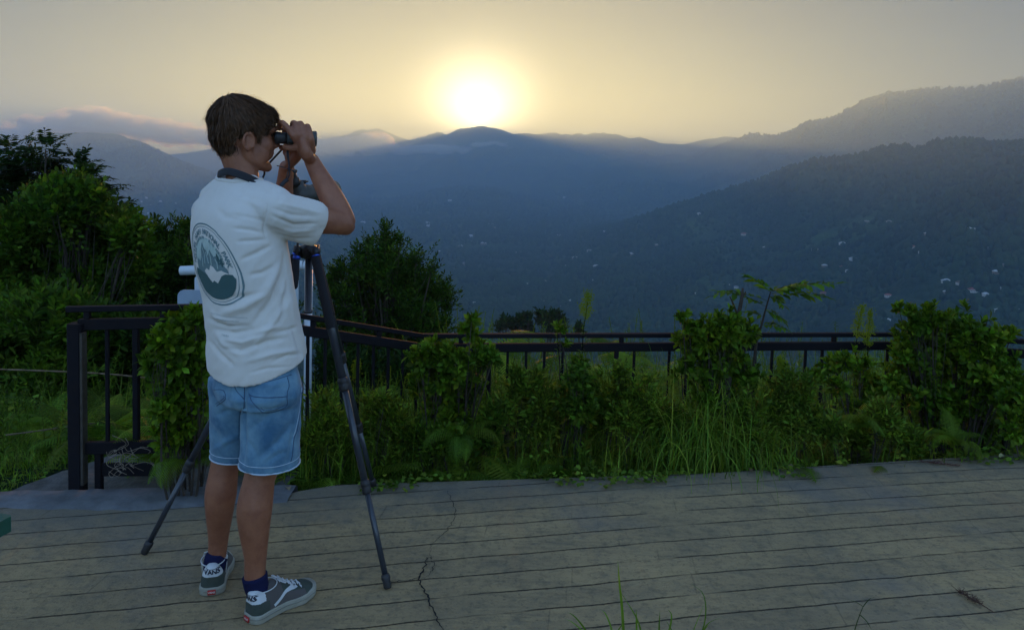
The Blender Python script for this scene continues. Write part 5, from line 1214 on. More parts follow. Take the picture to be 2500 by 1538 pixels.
T('tree', 'smaller dark shrubby tree between the tall left tree and the person', [(385,560,30),(395,600,44),(445,570,30),(440,620,44),(370,650,60),(430,680,60),(340,720,70),(480,640,50),(410,740,70),(520,700,60),(455,540,18),(560,760,80),(640,780,80),(300,690,50)], 8.0, 2100, .060, 53, LM_T, (420,1020), stem=.03, tl=.28, per=12)
T('shrub', 'dark leafy shrub at the far left below the tall tree', [(40,790,80),(110,770,70),(140,830,60),(30,870,80),(120,900,70),(60,950,60),(170,760,50),(-40,840,90),(115,720,20)], 5.6, 900, .075, 54, LM_S, (80,1040), stem=.016, tl=.22, per=11, cat='shrub', trunk='stems', crown='leaves', jit=.3)
T('shrub', 'deep green shrub seen through the bars of the first railing bay', [(240,800,60),(300,830,60),(220,880,60),(330,880,60),(270,930,60),(190,940,40),(350,800,50),(360,950,50)], 5.9, 850, .075, 55, LM_T, (280,1050), stem=.016, tl=.22, per=11, cat='shrub', trunk='stems', crown='leaves', jit=.3)
T('shrub', 'shadowy shrub behind the sloping part of the railing', [(800,880,50),(860,900,60),(920,900,60),(780,940,50),(980,920,60),(850,960,60),(930,960,50)], 6.6, 700, .070, 56, LM_D, (870,1030), stem=.014, tl=.22, per=11, cat='shrub', trunk='stems', crown='leaves', jit=.3)
def locust():
    dep = 9.5; L = [(60,400,34),(20,430,40),(110,390,30),(95,430,46),(40,480,60),(130,450,40),(10,540,70),(190,410,26),(205,440,24),(262,490,22),(285,520,26),(250,450,16),(20,365,22),(60,362,14),(110,360,16),(200,470,30),(-40,480,80),(240,520,30)]
    rng = np.random.default_rng(61); lb = px_lobes(L, dep, .6, rng); p = at(90,1000,dep); base = (p.x, p.y, float(gz(p.x, p.y)))
    root = empty('tree', base, 'dark tree with feathery leaflets against the sky in the top left', 'tree'); P, d, idx = lobe_points(lb, 1000, rng, .3); stems(base, lb, P, idx, rng, .04, .3, 'trunk', root); F = Fol()
    for i in range(len(P)): pinnate(F, P[i], d[i]*np.array([1, .8, .25])+np.array([0, 0, .35]), .26*rng.uniform(.7, 1.2), 6, .100, rng, .8, .9)
    F.build('crown', LM_D, root)
locust()
for lab, L, dep, n, leaf, seed, base, m in (
 ('light green weedy shrub between the round leafy bush and the small dark bush', [(1250,930,36),(1300,960,34),(1220,980,34),(1270,1010,40),(1320,1010,30),(1240,900,16),(1290,915,18)], 3.98, 330, .040, 201, (1265,1070), LM_W),
 ('feathery weedy shrub right of the small dark bush', [(1480,930,34),(1530,950,36),(1455,970,30),(1500,1000,42),(1560,990,34),(1440,1020,30),(1490,890,18),(1550,915,16)], 4.0, 380, .036, 202, (1500,1070), LM_F),
 ('low tangled weedy shrub under the dense rounded bush', [(1620,1000,36),(1680,1040,34),(1600,1050,30),(1800,980,34),(1850,1000,36),(1820,1040,34)], 3.98, 330, .038, 203, (1700,1080), LM_G),
 ('pale weedy shrub left of the low pale bush', [(1880,930,32),(1920,960,34),(1860,970,26),(1900,1010,40),(1950,1010,36),(1890,895,14),(1940,920,16)], 4.08, 340, .038, 204, (1900,1070), LM_W),
 ('fine leaved weedy shrub right of the tripod leg', [(900,980,30),(940,1000,30),(880,1030,30),(930,1050,34),(975,1050,26),(925,955,14)], 3.78, 280, .034, 205, (925,1110), LM_F),
 ('soft weedy shrub between the shorts and the tripod leg', [(770,990,28),(800,1010,30),(760,1040,30),(800,1060,34),(740,1080,28),(840,1060,26),(780,960,14)], 3.68, 300, .034, 206, (790,1120), LM_F),
 ('dark weedy shrub under the round leafy bush', [(1000,1050,32),(1060,1060,36),(1120,1065,34),(1170,1050,32),(1185,1000,26)], 3.78, 280, .040, 207, (1090,1110), LM_S),
 ('weedy shrub below the low pale bush and the largest bush', [(2000,1030,30),(2060,1050,30),(2130,1030,32),(2180,1060,32),(2110,990,24)], 3.98, 300, .040, 208, (2090,1090), LM_W)):
    T('weedy_shrub', lab, L, dep, n, leaf, seed, m, base, cat='shrub', trunk='stems', crown='leaves', jit=.1, stem=.005, tl=.14, per=9, lo=.15)
# three small trees on the slope far below
for i, (lab, L, n) in enumerate((('rounded small dark tree just above the railing on the slope below', [(1215,775,14),(1235,780,18),(1250,772,14),(1200,785,12)], 160), ('thin spiky small tree next to the rounded one on the slope below', [(1268,758,7),(1266,775,9),(1270,790,10)], 70), ('widest of the small dark trees on the slope below the railing', [(1300,758,14),(1318,765,18),(1338,762,16),(1325,785,22),(1350,780,12)], 220), ('lone little conical tree right of the other small dark trees', [(1390,790,7),(1390,780,5),(1390,800,9)], 50))):
    rng = np.random.default_rng(70+i); lb = px_lobes(L, 95., 1.5, rng); p = at(L[0][0]+8, 860, 95.); T_ = twig_bush('small_tree', lab, (p.x, p.y, float(terrain_z(p.x, p.y))), lb, n, .55, LM_D, 80+i, stem=.16, tl=1.0, per=8, group='small trees on the slope below', tmpl=(DIAM, DIAM_F))
# ---- tall thin weeds
def weed(name, label, px, dep, top, seed, airy=True, m=None):
    rng = np.random.default_rng(seed); b = MB(); pts = [at(x, y, dep) for x, y in px]; root = empty(name, (pts[0].x, pts[0].y, pts[0].z), label, 'weed'); P = [Vector(q) for q in spline([tuple(p) for p in pts], 8)]
    b.tube(P, [.004*(1-.7*i/(len(P)-1)) for i in range(len(P))], 5); b.build('stem', LM_W, root); F = Fol(); n = len(P)
    A = np.array([tuple(p) for p in P]); L = .0
    k = 90; t = rng.uniform(.15, .97, k); i = (t*(n-1)).astype(int); az = rng.uniform(0, 6.28, k); pos = A[i]+(A[np.minimum(i+1, n-1)]-A[i])*((t*(n-1))-i)[:, None]
    F.put(LANCE*np.array([1, .5, 1]), LEAF_F, np.stack([np.cos(az), np.sin(az), rng.uniform(.2, .9, k)], -1), np.tile([0, 0, 1.], (k, 1)), rng.uniform(.03, .06, k)*(1.15-t), pos, rtint(k, rng))
    if airy:
        m_ = 60; t = rng.uniform(.62, 1, m_); i = (t*(n-1)).astype(int); az = rng.uniform(0, 6.28, m_); d = unit(np.stack([np.cos(az)*.55, np.sin(az)*.55, rng.uniform(.4, 1, m_)], -1)); Ls = top*rng.uniform(.3, 1, m_)*(1.35-t); V = []; Q = []
        for j in range(m_):
            p = A[i[j]]; e = p+d[j]*Ls[j]; b0 = len(V); V += [p+[.0012,0,0], p-[.0012,0,0], e]; Q.append((b0, b0+1, b0+2))
            for u in range(9):
                c = p+d[j]*Ls[j]*rng.uniform(.4, 1.05)+rng.standard_normal(3)*.008; r = rng.uniform(.002, .0045); b0 = len(V); V += [c+[r,0,0], c-[r,0,0], c+[0,0,r*2], c+[0,r,r]]; Q += [(b0, b0+1, b0+2), (b0, b0+3, b0+2)]
        F.raw(V, np.array(Q), (1.5, 1.3, .9))
    F.build('leaves', m or LM_W, root)
weed('tall_weed', 'tallest airy weed with a plume of tiny flowers above the railing', [(1392,1000),(1396,900),(1400,800),(1408,745),(1412,705)], 4.15, .11, 1)
weed('tall_weed', 'slim leafy weed just left of the tallest one', [(1350,1000),(1345,900),(1338,800),(1344,762)], 4.1, .05, 2, False)
weed('tall_weed', 'airy pale weed left of the largest bush', [(2050,1000),(2052,900),(2058,800),(2070,735)], 4.5, .12, 3)
weed('tall_weed', 'second airy weed leaning right beside the largest bush', [(2075,1000),(2085,900),(2082,820),(2092,740)], 4.5, .09, 4)
weed('tall_weed', 'thin weed among the ferns right of the round bush', [(1235,1040),(1230,960),(1228,900),(1236,855)], 4.0, .05, 5, False)
weed('tall_weed', 'thin bare weed between rounded bush and low pale bush', [(1860,1040),(1872,960),(1880,900),(1868,860)], 4.1, .08, 6)
weed('tall_weed', 'seeding grass stalk beside the tripod leg', [(845,1050),(850,960),(852,900),(858,870)], 4.0, .05, 7)
# ---- undergrowth: ferns, weeds, grass as one mass each
def spots(n, rng, x0, x1, y0, y1, margin=.03):
    x = rng.uniform(x0, x1, n); y = rng.uniform(y0, y1, n); k = y > np.interp(x, [e[0] for e in EDGE], [e[1] for e in EDGE])+margin; x, y = x[k], y[k]
    k = ~((x < -1.12) & (x > -2.35) & (y < 3.95)); return x[k], y[k]
def undergrowth():
    rng = np.random.default_rng(90); F = Fol()
    def fr(n, x0, x1, y0, y1, l0, l1, tint=1):
        x, y = spots(n, rng, x0, x1, y0, y1, .10); P = np.stack([x, y, gz(x, y)+.01], -1); cl = rng.integers(3, 7, len(x)); P = np.repeat(P, cl, 0); P += rng.standard_normal(P.shape)*[.02, .02, .005]
        fronds(F, P, rng.uniform(0, 6.28, len(P)), rng.uniform(l0, l1, len(P)), rng, tint=rtint(len(P), rng, .65*tint, 1.3*tint))
    fr(190, -1.1, .3, 3.5, 4.5, .32, .56); fr(480, .0, 4.6, 3.9, 4.9, .36, .66); fr(330, -.4, 5.6, 4.9, 7.2, .55, .90, 1.1); fr(70, -2.6, -.3, 4.2, 6.0, .4, .6, .8); fr(26, -3.6, -2.0, 4.6, 6, .35, .55)
    o = F.build('ferns', LM_F); tag(o, kind='stuff')
    F = Fol()
    def gr(n, x0, x1, y0, y1, l0, l1, w=.0022, lean=.6, mg=-.01, tint=1):
        x, y = spots(n, rng, x0, x1, y0, y1, mg); k = fbm(x*1.3, y*1.3, 3, 6)+rng.normal(0, .25, len(x)) > -.15; x, y = x[k], y[k]; e = np.interp(x, [q[0] for q in EDGE], [q[1] for q in EDGE]); blades(F, np.stack([x, y, np.maximum(gz(x, y), np.where(y < e, 0, -9))], -1), rng.uniform(l0, l1, len(x))*np.clip(.35+(y-e)/.55, .3, 1.15), w, rng, lean, tint=rtint(len(x), rng, .6*tint, 1.3*tint))
    gr(17000, -1.1, 4.6, 3.5, 4.9, .26, .66, .0024); gr(8000, -.6, 5, 4.6, 7.2, .35, .75, .003); gr(2500, -1.1, .5, 3.5, 4.2, .12, .36); gr(7000, -3.6, -1.9, 3.3, 4.6, .04, .12, .0022, .9, 0, 1.25); gr(2500, -3.8, -.6, 4.2, 6, .15, .4); gr(1400, -1.2, 5, 3.45, 4.9, .05, .14, .002, 1, -.08)
    gr(3000, -8, -2, 5, 9, .2, .6, .004); gr(4000, -6, 8, 7, 12, .3, .7, .005)
    o = F.build('grass', LM_G); tag(o, kind='stuff')
    F = Fol()     # broad small leaves creeping over the verge and its lip
    for (n, x0, x1, y0, y1, h, s, mg) in ((17000, -1.1, 4.8, 3.25, 4.6, .30, .032, -.14), (9000, -.8, 5, 4.2, 6.8, .55, .045, 0), (7000, -3.8, -1.9, 3.25, 4.8, .07, .026, -.01), (4500, -4.5, -.8, 4.0, 6.5, .45, .050, 0), (17000, -1.15, 4.6, 3.8, 4.8, .60, .036, 0)):
        x, y = spots(n, rng, x0, x1, y0, y1, mg); e = np.interp(x, [q[0] for q in EDGE], [q[1] for q in EDGE]); cl = .5+.5*np.clip(fbm(x*2.2, y*2.2, 3, 15)*2, -1, 1)
        k = (y > e+.02) | (fbm(x*3.5, y*1.5, 3, 25)+(y-e)*3 > -.12); x, y, e, cl = x[k], y[k], e[k], cl[k]; z = np.maximum(gz(x, y), np.where(y < e+.02, .012, -9))+rng.uniform(0, 1, len(x))**1.5*h*cl*np.clip((y-e+.05)/.45, .08, 1)
        az = rng.uniform(0, 6.28, len(x)); F.put(LEAF*np.array([1, 1.25, 1]), LEAF_F, np.stack([np.cos(az), np.sin(az), rng.uniform(-.3, .5, len(x))], -1), np.stack([rng.normal(0, .35, len(x)), rng.normal(-.15, .35, len(x)), np.ones(len(x))], -1), s*rng.uniform(.5, 1.2, len(x)), np.stack([x, y, z], -1), rtint(len(x), rng, .5, 1.35))
    o = F.build('ground_cover', LM_W); tag(o, kind='stuff')
undergrowth()
def weed_mass():
    rng = np.random.default_rng(97); F = Fol()
    for (n, x0, x1, y0, y1, h0, h1, mg) in ((520, -1.1, 4.6, 3.5, 4.4, .18, .46, .08), (620, -1.0, 5, 3.95, 4.9, .40, .78, .25), (300, -.6, 5.4, 4.9, 6.6, .55, 1.0, 0), (50, -3.6, -1.9, 3.9, 5.5, .25, .6, 0)):
        x, y = spots(n, rng, x0, x1, y0, y1, mg)
        for i in range(len(x)):
            h = rng.uniform(h0, h1); z = float(gz(x[i], y[i])); ln = rng.normal(0, .14, 2); k = int(26+h*50); t = np.sort(rng.uniform(.08, 1, k)); P = np.stack([x[i]+ln[0]*h*t**1.5, y[i]+ln[1]*h*t**1.5, z+h*t], -1); az = np.arange(k)*2.4+rng.uniform(0, .8, k)
            g = rng.uniform(.6, 1.5); fern = rng.random() < .5; L = rng.uniform(.04, .075)*(1.15-t*.8)
            F.put(LANCE*np.array([1, .55 if fern else .85, 1]), LEAF_F, np.stack([np.cos(az), np.sin(az), rng.uniform(.15, 1.1, k)], -1), np.tile([0, 0, 1.], (k, 1))+rng.standard_normal((k, 3))*.2, L, P, rtint(k, rng, .7*g, 1.25*g))
            w_ = .0022; V = np.vstack([P+[w_, 0, 0], P-[w_, 0, 0]]); q = [(j, j+1, k+j) for j in range(k-1)]+[(k+j, j+1, k+j+1) for j in range(k-1)]; F.raw(V, np.array(q), (.7, .75, .5))
    o = F.build('weeds', LM_W); tag(o, kind='stuff')
weed_mass()
# ---- separate clumps one can point at
def clump(name, label, c, n, l0, l1, w, lean, seed, spread=.06, cat='grass', tint=1.0, az=None):
    rng = np.random.default_rng(seed); F = Fol(); P = np.array(tuple(c))+rng.standard_normal((n, 3))*[spread, spread*.7, 0]; blades(F, P, rng.uniform(l0, l1, n), w, rng, lean, seg=8, tint=rtint(n, rng, .7*tint, 1.3*tint, .2), az=az(n, rng) if az else None); tag(F.build(name, LM_G), label, cat)
_c = at(1700,1080,3.95); clump('grass_clump', 'big clump of long arching grass spilling towards the paving', (_c.x, _c.y, -.02), 560, .30, .72, .0022, 1.5, 5, .20, tint=1.15)
_c = at(760,1080,3.75); clump('grass_clump', 'fine feathery grass clump just right of the shorts', (_c.x, _c.y, -.05), 420, .22, .50, .0018, .8, 6, .14, tint=1.1)
def tuft(name, label, blades_, dep, m=LM_G):
    F = Fol()
    for pts, w in blades_:
        P = [np.array(tuple(at(x, y, dep+dd))) for (x, y, dd) in pts]; P = np.array(spline([tuple(p) for p in P], 4)); n = len(P); t = np.linspace(0, 1, n); S = np.array([1, .15, 0])*(w*(1-t**2.2)+.0003)[:, None]; V = np.vstack([P+S, P-S]); Q = []
        for i in range(n-1): Q += [(i, n+i, i+1), (n+i, n+i+1, i+1)]
        F.raw(V, np.array(Q), tuple(np.array([1, 1, 1])*random.uniform(.8, 1.5)))
    tag(F.build(name, m), label, 'grass')
tuft('grass_tuft', 'tuft of upright grass blades in the foreground at the bottom edge', [([(1500,1600,0),(1494,1470,0),(1487,1400,.0),(1483,1345,.0)], .0042), ([(1545,1600,0),(1535,1500,0),(1490,1420,.02)], .003), ([(1420,1600,0),(1408,1530,0),(1370,1490,.03),(1340,1486,.05)], .003), ([(1440,1600,0),(1410,1520,0),(1375,1475,.0),(1350,1470,0)], .0035),
 ([(1475,1600,0),(1470,1520,0),(1455,1475,.03),(1443,1462,.04)], .003), ([(1530,1600,0),(1528,1500,0),(1527,1462,0)], .0032), ([(1585,1600,0),(1582,1520,0),(1584,1466,0)], .0036), ([(1560,1600,0),(1600,1530,0),(1612,1480,.0),(1604,1462,0)], .0034), ([(1650,1600,0),(1690,1500,.02),(1690,1430,.05),(1660,1400,.07)], .0022),
 ([(1670,1600,0),(1690,1510,0),(1720,1485,-.02),(1760,1478,-.05)], .0026), ([(1620,1600,0),(1625,1540,0),(1600,1490,0)], .0034), ([(1690,1600,0),(1680,1530,0),(1700,1500,0)], .005), ([(1500,1600,0),(1470,1540,0),(1420,1510,.0)], .0030), ([(1640,1600,0),(1662,1520,0),(1690,1450,.03)], .0018), ([(1450,1600,0),(1480,1520,0),(1500,1490,0)], .0035)], 2.22)
tuft('thin_sprig', 'thin dark forked sprig standing in the paving at lower right', [([(2040,1560,0),(2055,1500,0),(2072,1455,0),(2085,1440,0)], .0016), ([(2072,1455,0),(2090,1435,0),(2125,1430,0)], .0016), ([(2072,1455,0),(2050,1442,0),(2020,1434,0)], .0012), ([(2065,1475,0),(2080,1490,0),(2092,1510,0)], .0016)], 2.28, LM_D)
def fern_plant(label, x, y, dep, n, L, seed, az0=None):
    rng = np.random.default_rng(seed); p = at(x, y, dep); F = Fol(); P = np.tile([p.x, p.y, p.z], (n, 1))+rng.standard_normal((n, 3))*[.015, .015, 0]; az = rng.uniform(0, 6.28, n) if az0 is None else az0+rng.normal(0, .7, n); fronds(F, P, az, rng.uniform(.7, 1.1, n)*L, rng); tag(F.build('fern', LM_F), label, 'fern')
fern_plant('fern leaning over the kerb beside the railing foot, left of the person', 400, 1120, 3.5, 9, .34, 1, -1.9); fern_plant('fern with drooping fronds below the round leafy bush', 1105, 1060, 3.72, 7, .30, 2, 2.6); fern_plant('feathery fern at the kerb between bush and tripod leg', 455, 1120, 3.3, 9, .30, 13); fern_plant('fern behind the person, left of the shorts', 440, 1060, 3.65, 9, .36, 3)
fern_plant('fern in front of the low pale bush, near the right', 2060, 1030, 4.0, 12, .27, 4); fern_plant('fern at the foot of the largest bush', 2290, 1070, 3.95, 10, .25, 5); fern_plant('tall fern rising above the railing left of the small dark trees', 1180, 880, 5.2, 8, .62, 6); fern_plant('tall fern rising above the railing right of the tallest weed', 1480, 880, 5.2, 8, .62, 7)
# fallen leaves and twigs on the paving
def bit(name, label, x, y, size, az, col, curl=.3):
    p = gnd(x, y); F = Fol(); F.put(LEAF*np.array([1, 1.3, 1+curl*6]), LEAF_F, np.array([[math.cos(az), math.sin(az), .05]]), np.array([[0, 0, 1.]]), [size], np.array([[p.x, p.y, .010]]), np.array([[1., 1, 1]])); me = F.build(name, mat('dry_leaf', col, .7, bump=.001)); tag(me, label, 'leaf')
bit('fallen_leaf', 'pale yellow fallen leaf on the paving at the far right', 2397, 1103, .055, .3, (.35,.33,.15)); bit('fallen_leaf', 'small brown curled leaf by the verge right of the tripod', 1803, 1138, .04, 1.3, (.12,.07,.04)); bit('fallen_leaf', 'dry leaf on the paving edge under the long grass', 1888, 1128, .05, .1, (.13,.09,.05)); bit('fallen_leaf', 'tiny pale leaf behind the shoes near the shorts', 694, 1182, .04, 2.0, (.25,.20,.12))
b = MB(); rng_ = random.Random(4); p, q = gnd(2385,1474), gnd(2300,1425)
b.tube([p+UP*.008, p.lerp(q, .5)+UP*.012, q+UP*.010], [.0015,.003,.002], 6)
for k in range(90):
    t = rng_.uniform(.35, 1); s = p.lerp(q, t)+UP*.010; b.tube([s, s+Vector((rng_.uniform(-.022,.022), rng_.uniform(-.02,.02), rng_.uniform(0,.014)))], [.0013,.0008], 4)
tag(b.build('dry_sprig', mat('dry_brown', (.09,.045,.028), .9)), 'dry brown seed sprig lying on the paving in the lower right corner', 'twig')
b = MB(); p, q = gnd(2215,1112), gnd(2300,1122)
for k in range(60):
    s = p.lerp(q, rng_.random())+UP*.009; b.tube([s, s+Vector((rng_.uniform(-.06,.06), rng_.uniform(-.02,.02), rng_.uniform(0,.01)))], [.0012,.0008], 4)
tag(b.build('needle_litter', mat('dry_red_brown', (.08,.03,.022), .9)), 'little heap of reddish dry needles at the verge on the right', 'litter')
b = MB()
for k in range(16):
    s = at(255+rng_.uniform(0,60), 1105+rng_.uniform(-40,25), 3.28); pts = [s]
    for j in range(5): pts.append(pts[-1]+Vector((rng_.uniform(-.03,.05), rng_.uniform(-.02,.02), rng_.uniform(-.03,.03))))
    b.tube([Vector(v) for v in spline([tuple(v) for v in pts], 3)], .0009, 4)
tag(b.build('dry_vine', mat('dry_vine', (.30,.24,.18), .9)), 'tangle of pale dry vine caught on the bottom rail', 'vine')
# ------------------------------------------------------------------ houses across the valley
def build_houses():
    V = np.array([v.co[:] for v in TERR.data.vertices]); sel = []
    bv = BVHTree.FromPolygons([tuple(v) for v in V], [tuple(p.vertices) for p in TERR.data.polygons if V[p.vertices[0]][1] > 250])
    roofs = {'w': ('white metal roof', (.66,.68,.70)), 'g': ('grey roof', (.26,.27,.29)), 'r': ('red roof', (.34,.07,.04)), 'o': ('orange roof', (.48,.15,.06)), 'b': ('brown roof', (.17,.09,.055))}
    RM = {k: mat('roof_'+k, c, .45, var=.5, var_scale=.5) for k, (n, c) in roofs.items()}; WM = [mat('wall_cream', (.55,.54,.50), .9, var=.4, var_scale=.3), mat('wall_white', (.62,.62,.60), .9, var=.4, var_scale=.3), mat('wall_ochre', (.26,.20,.15), .9, var=.4, var_scale=.3)]
    GL = mat('dark_window', (.02,.025,.03), .2); rng = random.Random(9)
    # pixel x, y, width, roof, wording of the place
    H = [(350,475,7,'w','topmost of the tiny houses between the left trees and the person'),(385,483,6,'w','right of the topmost tiny one, left of the shirt'),(341,484,6,'w','just under the topmost tiny one at the left'),(304,473,7,'g','faintest, farthest left above the tree tips'),(358,493,8,'w','middle of the short column left of the shirt'),(359,512,9,'w','lowest of the short column left of the shirt'),(326,510,8,'g','beside the foot of the short column at the left'),(423,489,7,'w','nearest to the left shoulder of the shirt'),
     (812,612,14,'g','just right of the raised elbow, above the central tree'),(872,534,11,'w','right of the bent elbow and alone there'),(1080,481,9,'w','highest one in the middle, under the far low ridge'),(1354,474,9,'w','high alone on the ridge slope right of the sun'),(1026,536,13,'w','upper of a pair of bright ones above the central tree'),(1029,543,12,'w','lower of a pair of bright ones above the central tree'),
     (1130,566,10,'w','small one above the broad bright pair'),(1161,585,14,'w','broad bright one in the middle of the valley'),(1107,591,11,'w','left of the broad bright one'),(1055,606,15,'w','long bright one right of the central tree top'),(1037,594,8,'g','dim one directly above the long bright one'),(1178,539,11,'g','upper of two dim ones in mid valley'),(1186,546,9,'b','lower of two dim ones in mid valley'),(1131,581,10,'g','dim one left of the broad bright one'),(1115,634,20,'g','sprawling one low beside the central tree'),(1038,653,7,'w','tiny bright one touching the edge of the central tree'),(1105,660,12,'g','dim one between central tree and tall weed'),(1139,730,19,'w','bright one low over the railing, right of the central tree'),
     (1343,567,14,'w','bright one high in the middle right valley'),(1381,620,19,'w','large bright one above the tall weed'),(1358,641,18,'w','reddish walled one left above the tall weed'),(1431,640,19,'w','bright L-shaped one right above the tall weed'),(1419,674,17,'w','directly over the plume of the tall weed'),(1309,677,18,'g','grey block left of the tall weed'),(1264,685,21,'w','long low bright one above the small dark trees'),(1449,557,10,'w','lone bright speck on the slope right of centre'),(1512,611,15,'w','crisp bright one right of the tall weed column'),(1244,608,14,'g','dim one in the centre of the valley floor'),(1415,602,12,'g','dim one above the large bright one'),(1348,739,22,'w','long bright one just over the railing behind the slim weed'),(1373,724,15,'w','small bright one next to the long one over the railing'),(1299,724,14,'g','dim one over the small dark trees'),
     (1486,724,18,'g','block low over the railing right of the tall weed'),(1560,693,19,'w','pale one left of the rounded bush'),(1576,588,7,'w','tiny bright speck on the dark hillside'),(1680,514,12,'w','long thin one high on the dark hillside'),(1676,706,13,'w','thin one just left above the rounded bush'),(1745,685,17,'w','pale one behind the dead stem'),(1767,690,10,'g','tiny one right of the dead stem'),(1786,563,14,'r','small red one high on the right hillside'),(1836,595,10,'w','small bright one above the feathery sapling'),
     (1957,600,20,'g','wide grey one above the sapling fronds'),(2022,586,25,'w','long bright one high on the right hillside'),(2080,534,13,'g','left one of the two highest on the right'),(2134,534,17,'g','right one of the two highest on the right'),(2332,551,18,'w','topmost at the far right'),(2174,567,20,'g','grey one left of a bright twin at the right'),(2226,563,22,'w','bright one right of its grey twin'),(2190,594,17,'o','orange one in the cluster at the right'),(2184,606,18,'g','below the orange one in the right cluster'),(2213,608,19,'w','right of the orange one in the right cluster'),(2380,598,17,'w','far right, halfway up the hillside'),
     (2047,623,20,'w','above and right of the sapling tip'),(1979,639,12,'w','close above the sapling'),(2013,641,14,'r','red one right over the sapling tip'),(2034,651,9,'w','tiny bright one beside the red one by the sapling tip'),(2392,655,28,'w','large pale one near the right edge'),(2411,637,18,'g','smaller one behind the large pale one near the right edge'),(2271,677,34,'w','long flat topped block over the largest bush'),(2304,681,21,'b','brown one joined to the long flat block'),(2336,699,38,'r','largest red one at the right'),(2365,708,17,'w','white one tucked beside the largest red one'),(2394,693,24,'w','pale one up right of the largest red one'),(2269,702,9,'w','tiny white one under the long flat block'),
     (2132,711,20,'r','red one above the tip of the largest bush'),(1977,706,20,'r','dull red one behind the sapling fronds'),(2042,728,25,'g','grey one hidden partly by the airy weed'),(2253,739,26,'b','brown roofed one directly over the largest bush'),(2398,748,30,'w','pale one low at the right over the bush'),(2450,745,17,'w','cut by the right edge of the picture'),(2136,772,35,'w','biggest and nearest, bright, just above the railing'),(2105,777,11,'w','small white annex left of the nearest big one')]
    for x, y, w, k, where in H:
        d = ray(x, y+2).normalized(); h = bv.ray_cast(CAMP, d, 9000)
        if h[0] is None: continue
        p = h[0]; dist = p.y; W = w*dist/FPX*(1.1 if w < 16 else .8 if w < 22 else .6); D = W*rng.uniform(.55, .75); wh = W*.15+.9; a = rng.uniform(-.35, .35); rot = Matrix.Rotation(a, 3, 'Z')
        z0 = p.z-.6; root = empty('house', (p.x, p.y, z0), 'house with %s, %s' % (roofs[k][0].replace('metal ', ''), where), 'house', 'houses scattered over the valley')
        def Q(u, v, t): q = rot @ Vector((u, v, 0)); return Vector((p.x+q.x, p.y+q.y, z0+t))
        wm = WM[rng.randrange(3)]; hw, hd, H_ = W/2*.92, D/2*.92, wh+1.5
        b = MB(); b.add([Q(s*hw, t*hd, u) for s in (-1, 1) for t in (-1, 1) for u in (0, H_)], [(0,1,3,2),(4,6,7,5),(0,4,5,1),(2,3,7,6),(0,2,6,4),(1,5,7,3)]); b.build('wall', wm, root, False)
        rh = W*.13+.6; ov = 1.12; e = [Q(-hw*ov, -hd*ov, H_), Q(hw*ov, -hd*ov, H_), Q(hw*ov, hd*ov, H_), Q(-hw*ov, hd*ov, H_)]; r0, r1 = Q(-hw*.45, 0, H_+rh), Q(hw*.45, 0, H_+rh); lo = [v-UP*.35 for v in e]
        b = MB(); b.add(e+[r0, r1]+lo, [(0,1,5,4),(1,2,5),(2,3,4,5),(3,0,4),(0,6,7,1),(1,7,8,2),(2,8,9,3),(3,9,6,0),(9,8,7,6)]); b.build('roof', RM[k], root, False)
        if w >= 13:
            n = 3 if w < 24 else 5
            for i in range(n):
                u = -hw+2*hw*(i+.5)/n; b = MB(); s = min(W*.045, 1.0)
                b.add([Q(u-s, -hd-.06, H_*.45), Q(u+s, -hd-.06, H_*.45), Q(u+s, -hd-.06, H_*.45+2.2*s), Q(u-s, -hd-.06, H_*.45+2.2*s), Q(u-s, -hd+.1, H_*.45), Q(u+s, -hd+.1, H_*.45), Q(u+s, -hd+.1, H_*.45+2.2*s), Q(u-s, -hd+.1, H_*.45+2.2*s)], [(0,1,2,3),(4,7,6,5),(0,4,5,1),(1,5,6,2),(2,6,7,3),(3,7,4,0)]); b.build('window', GL, root, False)
build_houses()
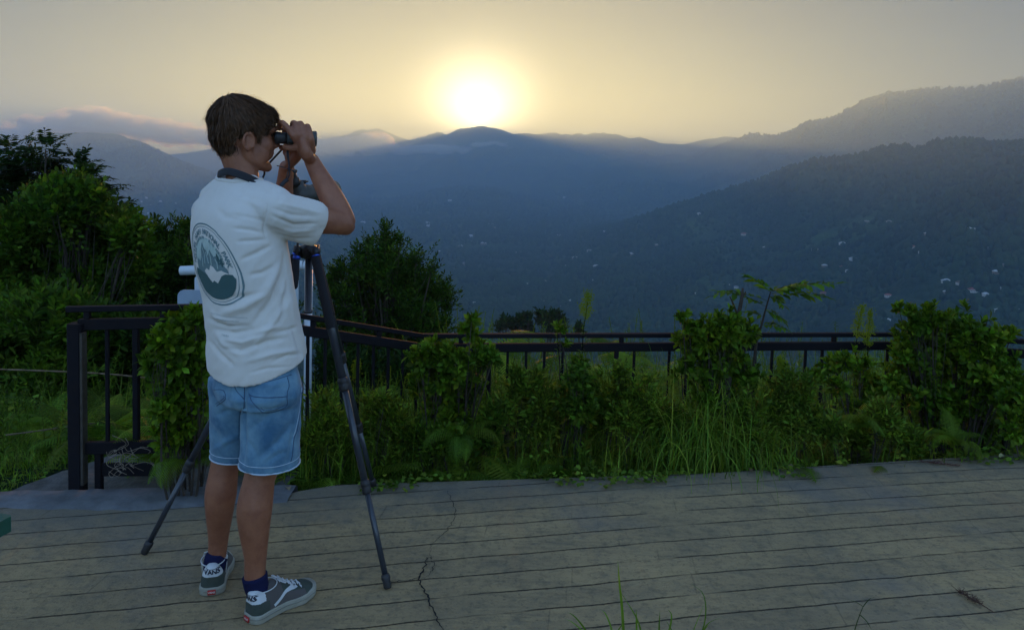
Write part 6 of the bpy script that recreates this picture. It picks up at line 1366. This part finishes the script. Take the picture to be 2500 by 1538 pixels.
# ------------------------------------------------------------------ low cloud banks lying on the mountains
def cloud_mat(name, den, sc, seed, thr, aspect, col=(1,1,1), g=.45):
    m = bpy.data.materials.new(name); m.use_nodes = True; nt = m.node_tree; N = nt.nodes; L = nt.links; N.remove(N['Principled BSDF'])
    v = N.new('ShaderNodeVolumePrincipled'); v.inputs['Color'].default_value = (*col, 1); v.inputs['Anisotropy'].default_value = g
    tc = N.new('ShaderNodeTexCoord'); ln = N.new('ShaderNodeVectorMath'); ln.operation = 'LENGTH'; L.new(tc.outputs['Object'], ln.inputs[0])
    mp = N.new('ShaderNodeMapping'); mp.inputs['Scale'].default_value = aspect; mp.inputs['Location'].default_value = (seed*3.1, seed*1.7, seed); L.new(tc.outputs['Object'], mp.inputs[0])
    nz = N.new('ShaderNodeTexNoise'); nz.inputs['Scale'].default_value = sc; nz.inputs['Detail'].default_value = 6; nz.inputs['Roughness'].default_value = .62; L.new(mp.outputs[0], nz.inputs['Vector'])
    a = N.new('ShaderNodeMath'); a.operation = 'SUBTRACT'; L.new(nz.outputs['Fac'], a.inputs[0])
    b = N.new('ShaderNodeMath'); b.operation = 'MULTIPLY_ADD'; b.inputs[1].default_value = .30; b.inputs[2].default_value = thr-.16; L.new(ln.outputs['Value'], b.inputs[0]); L.new(b.outputs[0], a.inputs[1])
    r = N.new('ShaderNodeMapRange'); r.inputs['From Min'].default_value = .0; r.inputs['From Max'].default_value = .20; r.inputs['To Max'].default_value = den; L.new(a.outputs[0], r.inputs['Value']); L.new(r.outputs[0], v.inputs['Density'])
    L.new(v.outputs[0], N['Material Output'].inputs['Volume']); m.cycles.volume_step_rate = 1.0 if hasattr(m.cycles, 'volume_step_rate') else 1.0
    return m
def build_low_clouds():
    V, F = ico(3)
    for i, (x, y, rx, ry, dep, ddep, den, sc, thr) in enumerate(((20,330,170,30,5300,300,.03,1.7,.42),(130,308,130,36,5300,280,.035,1.7,.42),(225,296,110,42,5350,260,.04,1.6,.40),(330,312,150,36,5380,280,.035,1.7,.42),(450,326,150,32,5300,260,.03,1.6,.42),(620,338,170,30,5800,260,.025,1.5,.44),
            (815,350,130,28,6000,220,.035,1.7,.42),(900,344,50,30,6050,150,.04,1.3,.40),(1040,358,120,15,6200,180,.035,1.8,.44),(1185,352,60,14,6250,150,.035,1.5,.44),(960,358,90,16,6150,160,.035,1.6,.44))):
        p = at(x, y, dep); s = dep/FPX; me = mesh_np(V, F); me.materials.append(cloud_mat('cloud_vapour', den, sc, i, thr, (rx*s/160, ddep/160, ry*s/110)))
        o = bpy.data.objects.new('low_cloud', me); COL.objects.link(o); o.location = p; o.scale = (rx*s, ddep, ry*s); tag(o, kind='stuff')
build_low_clouds()
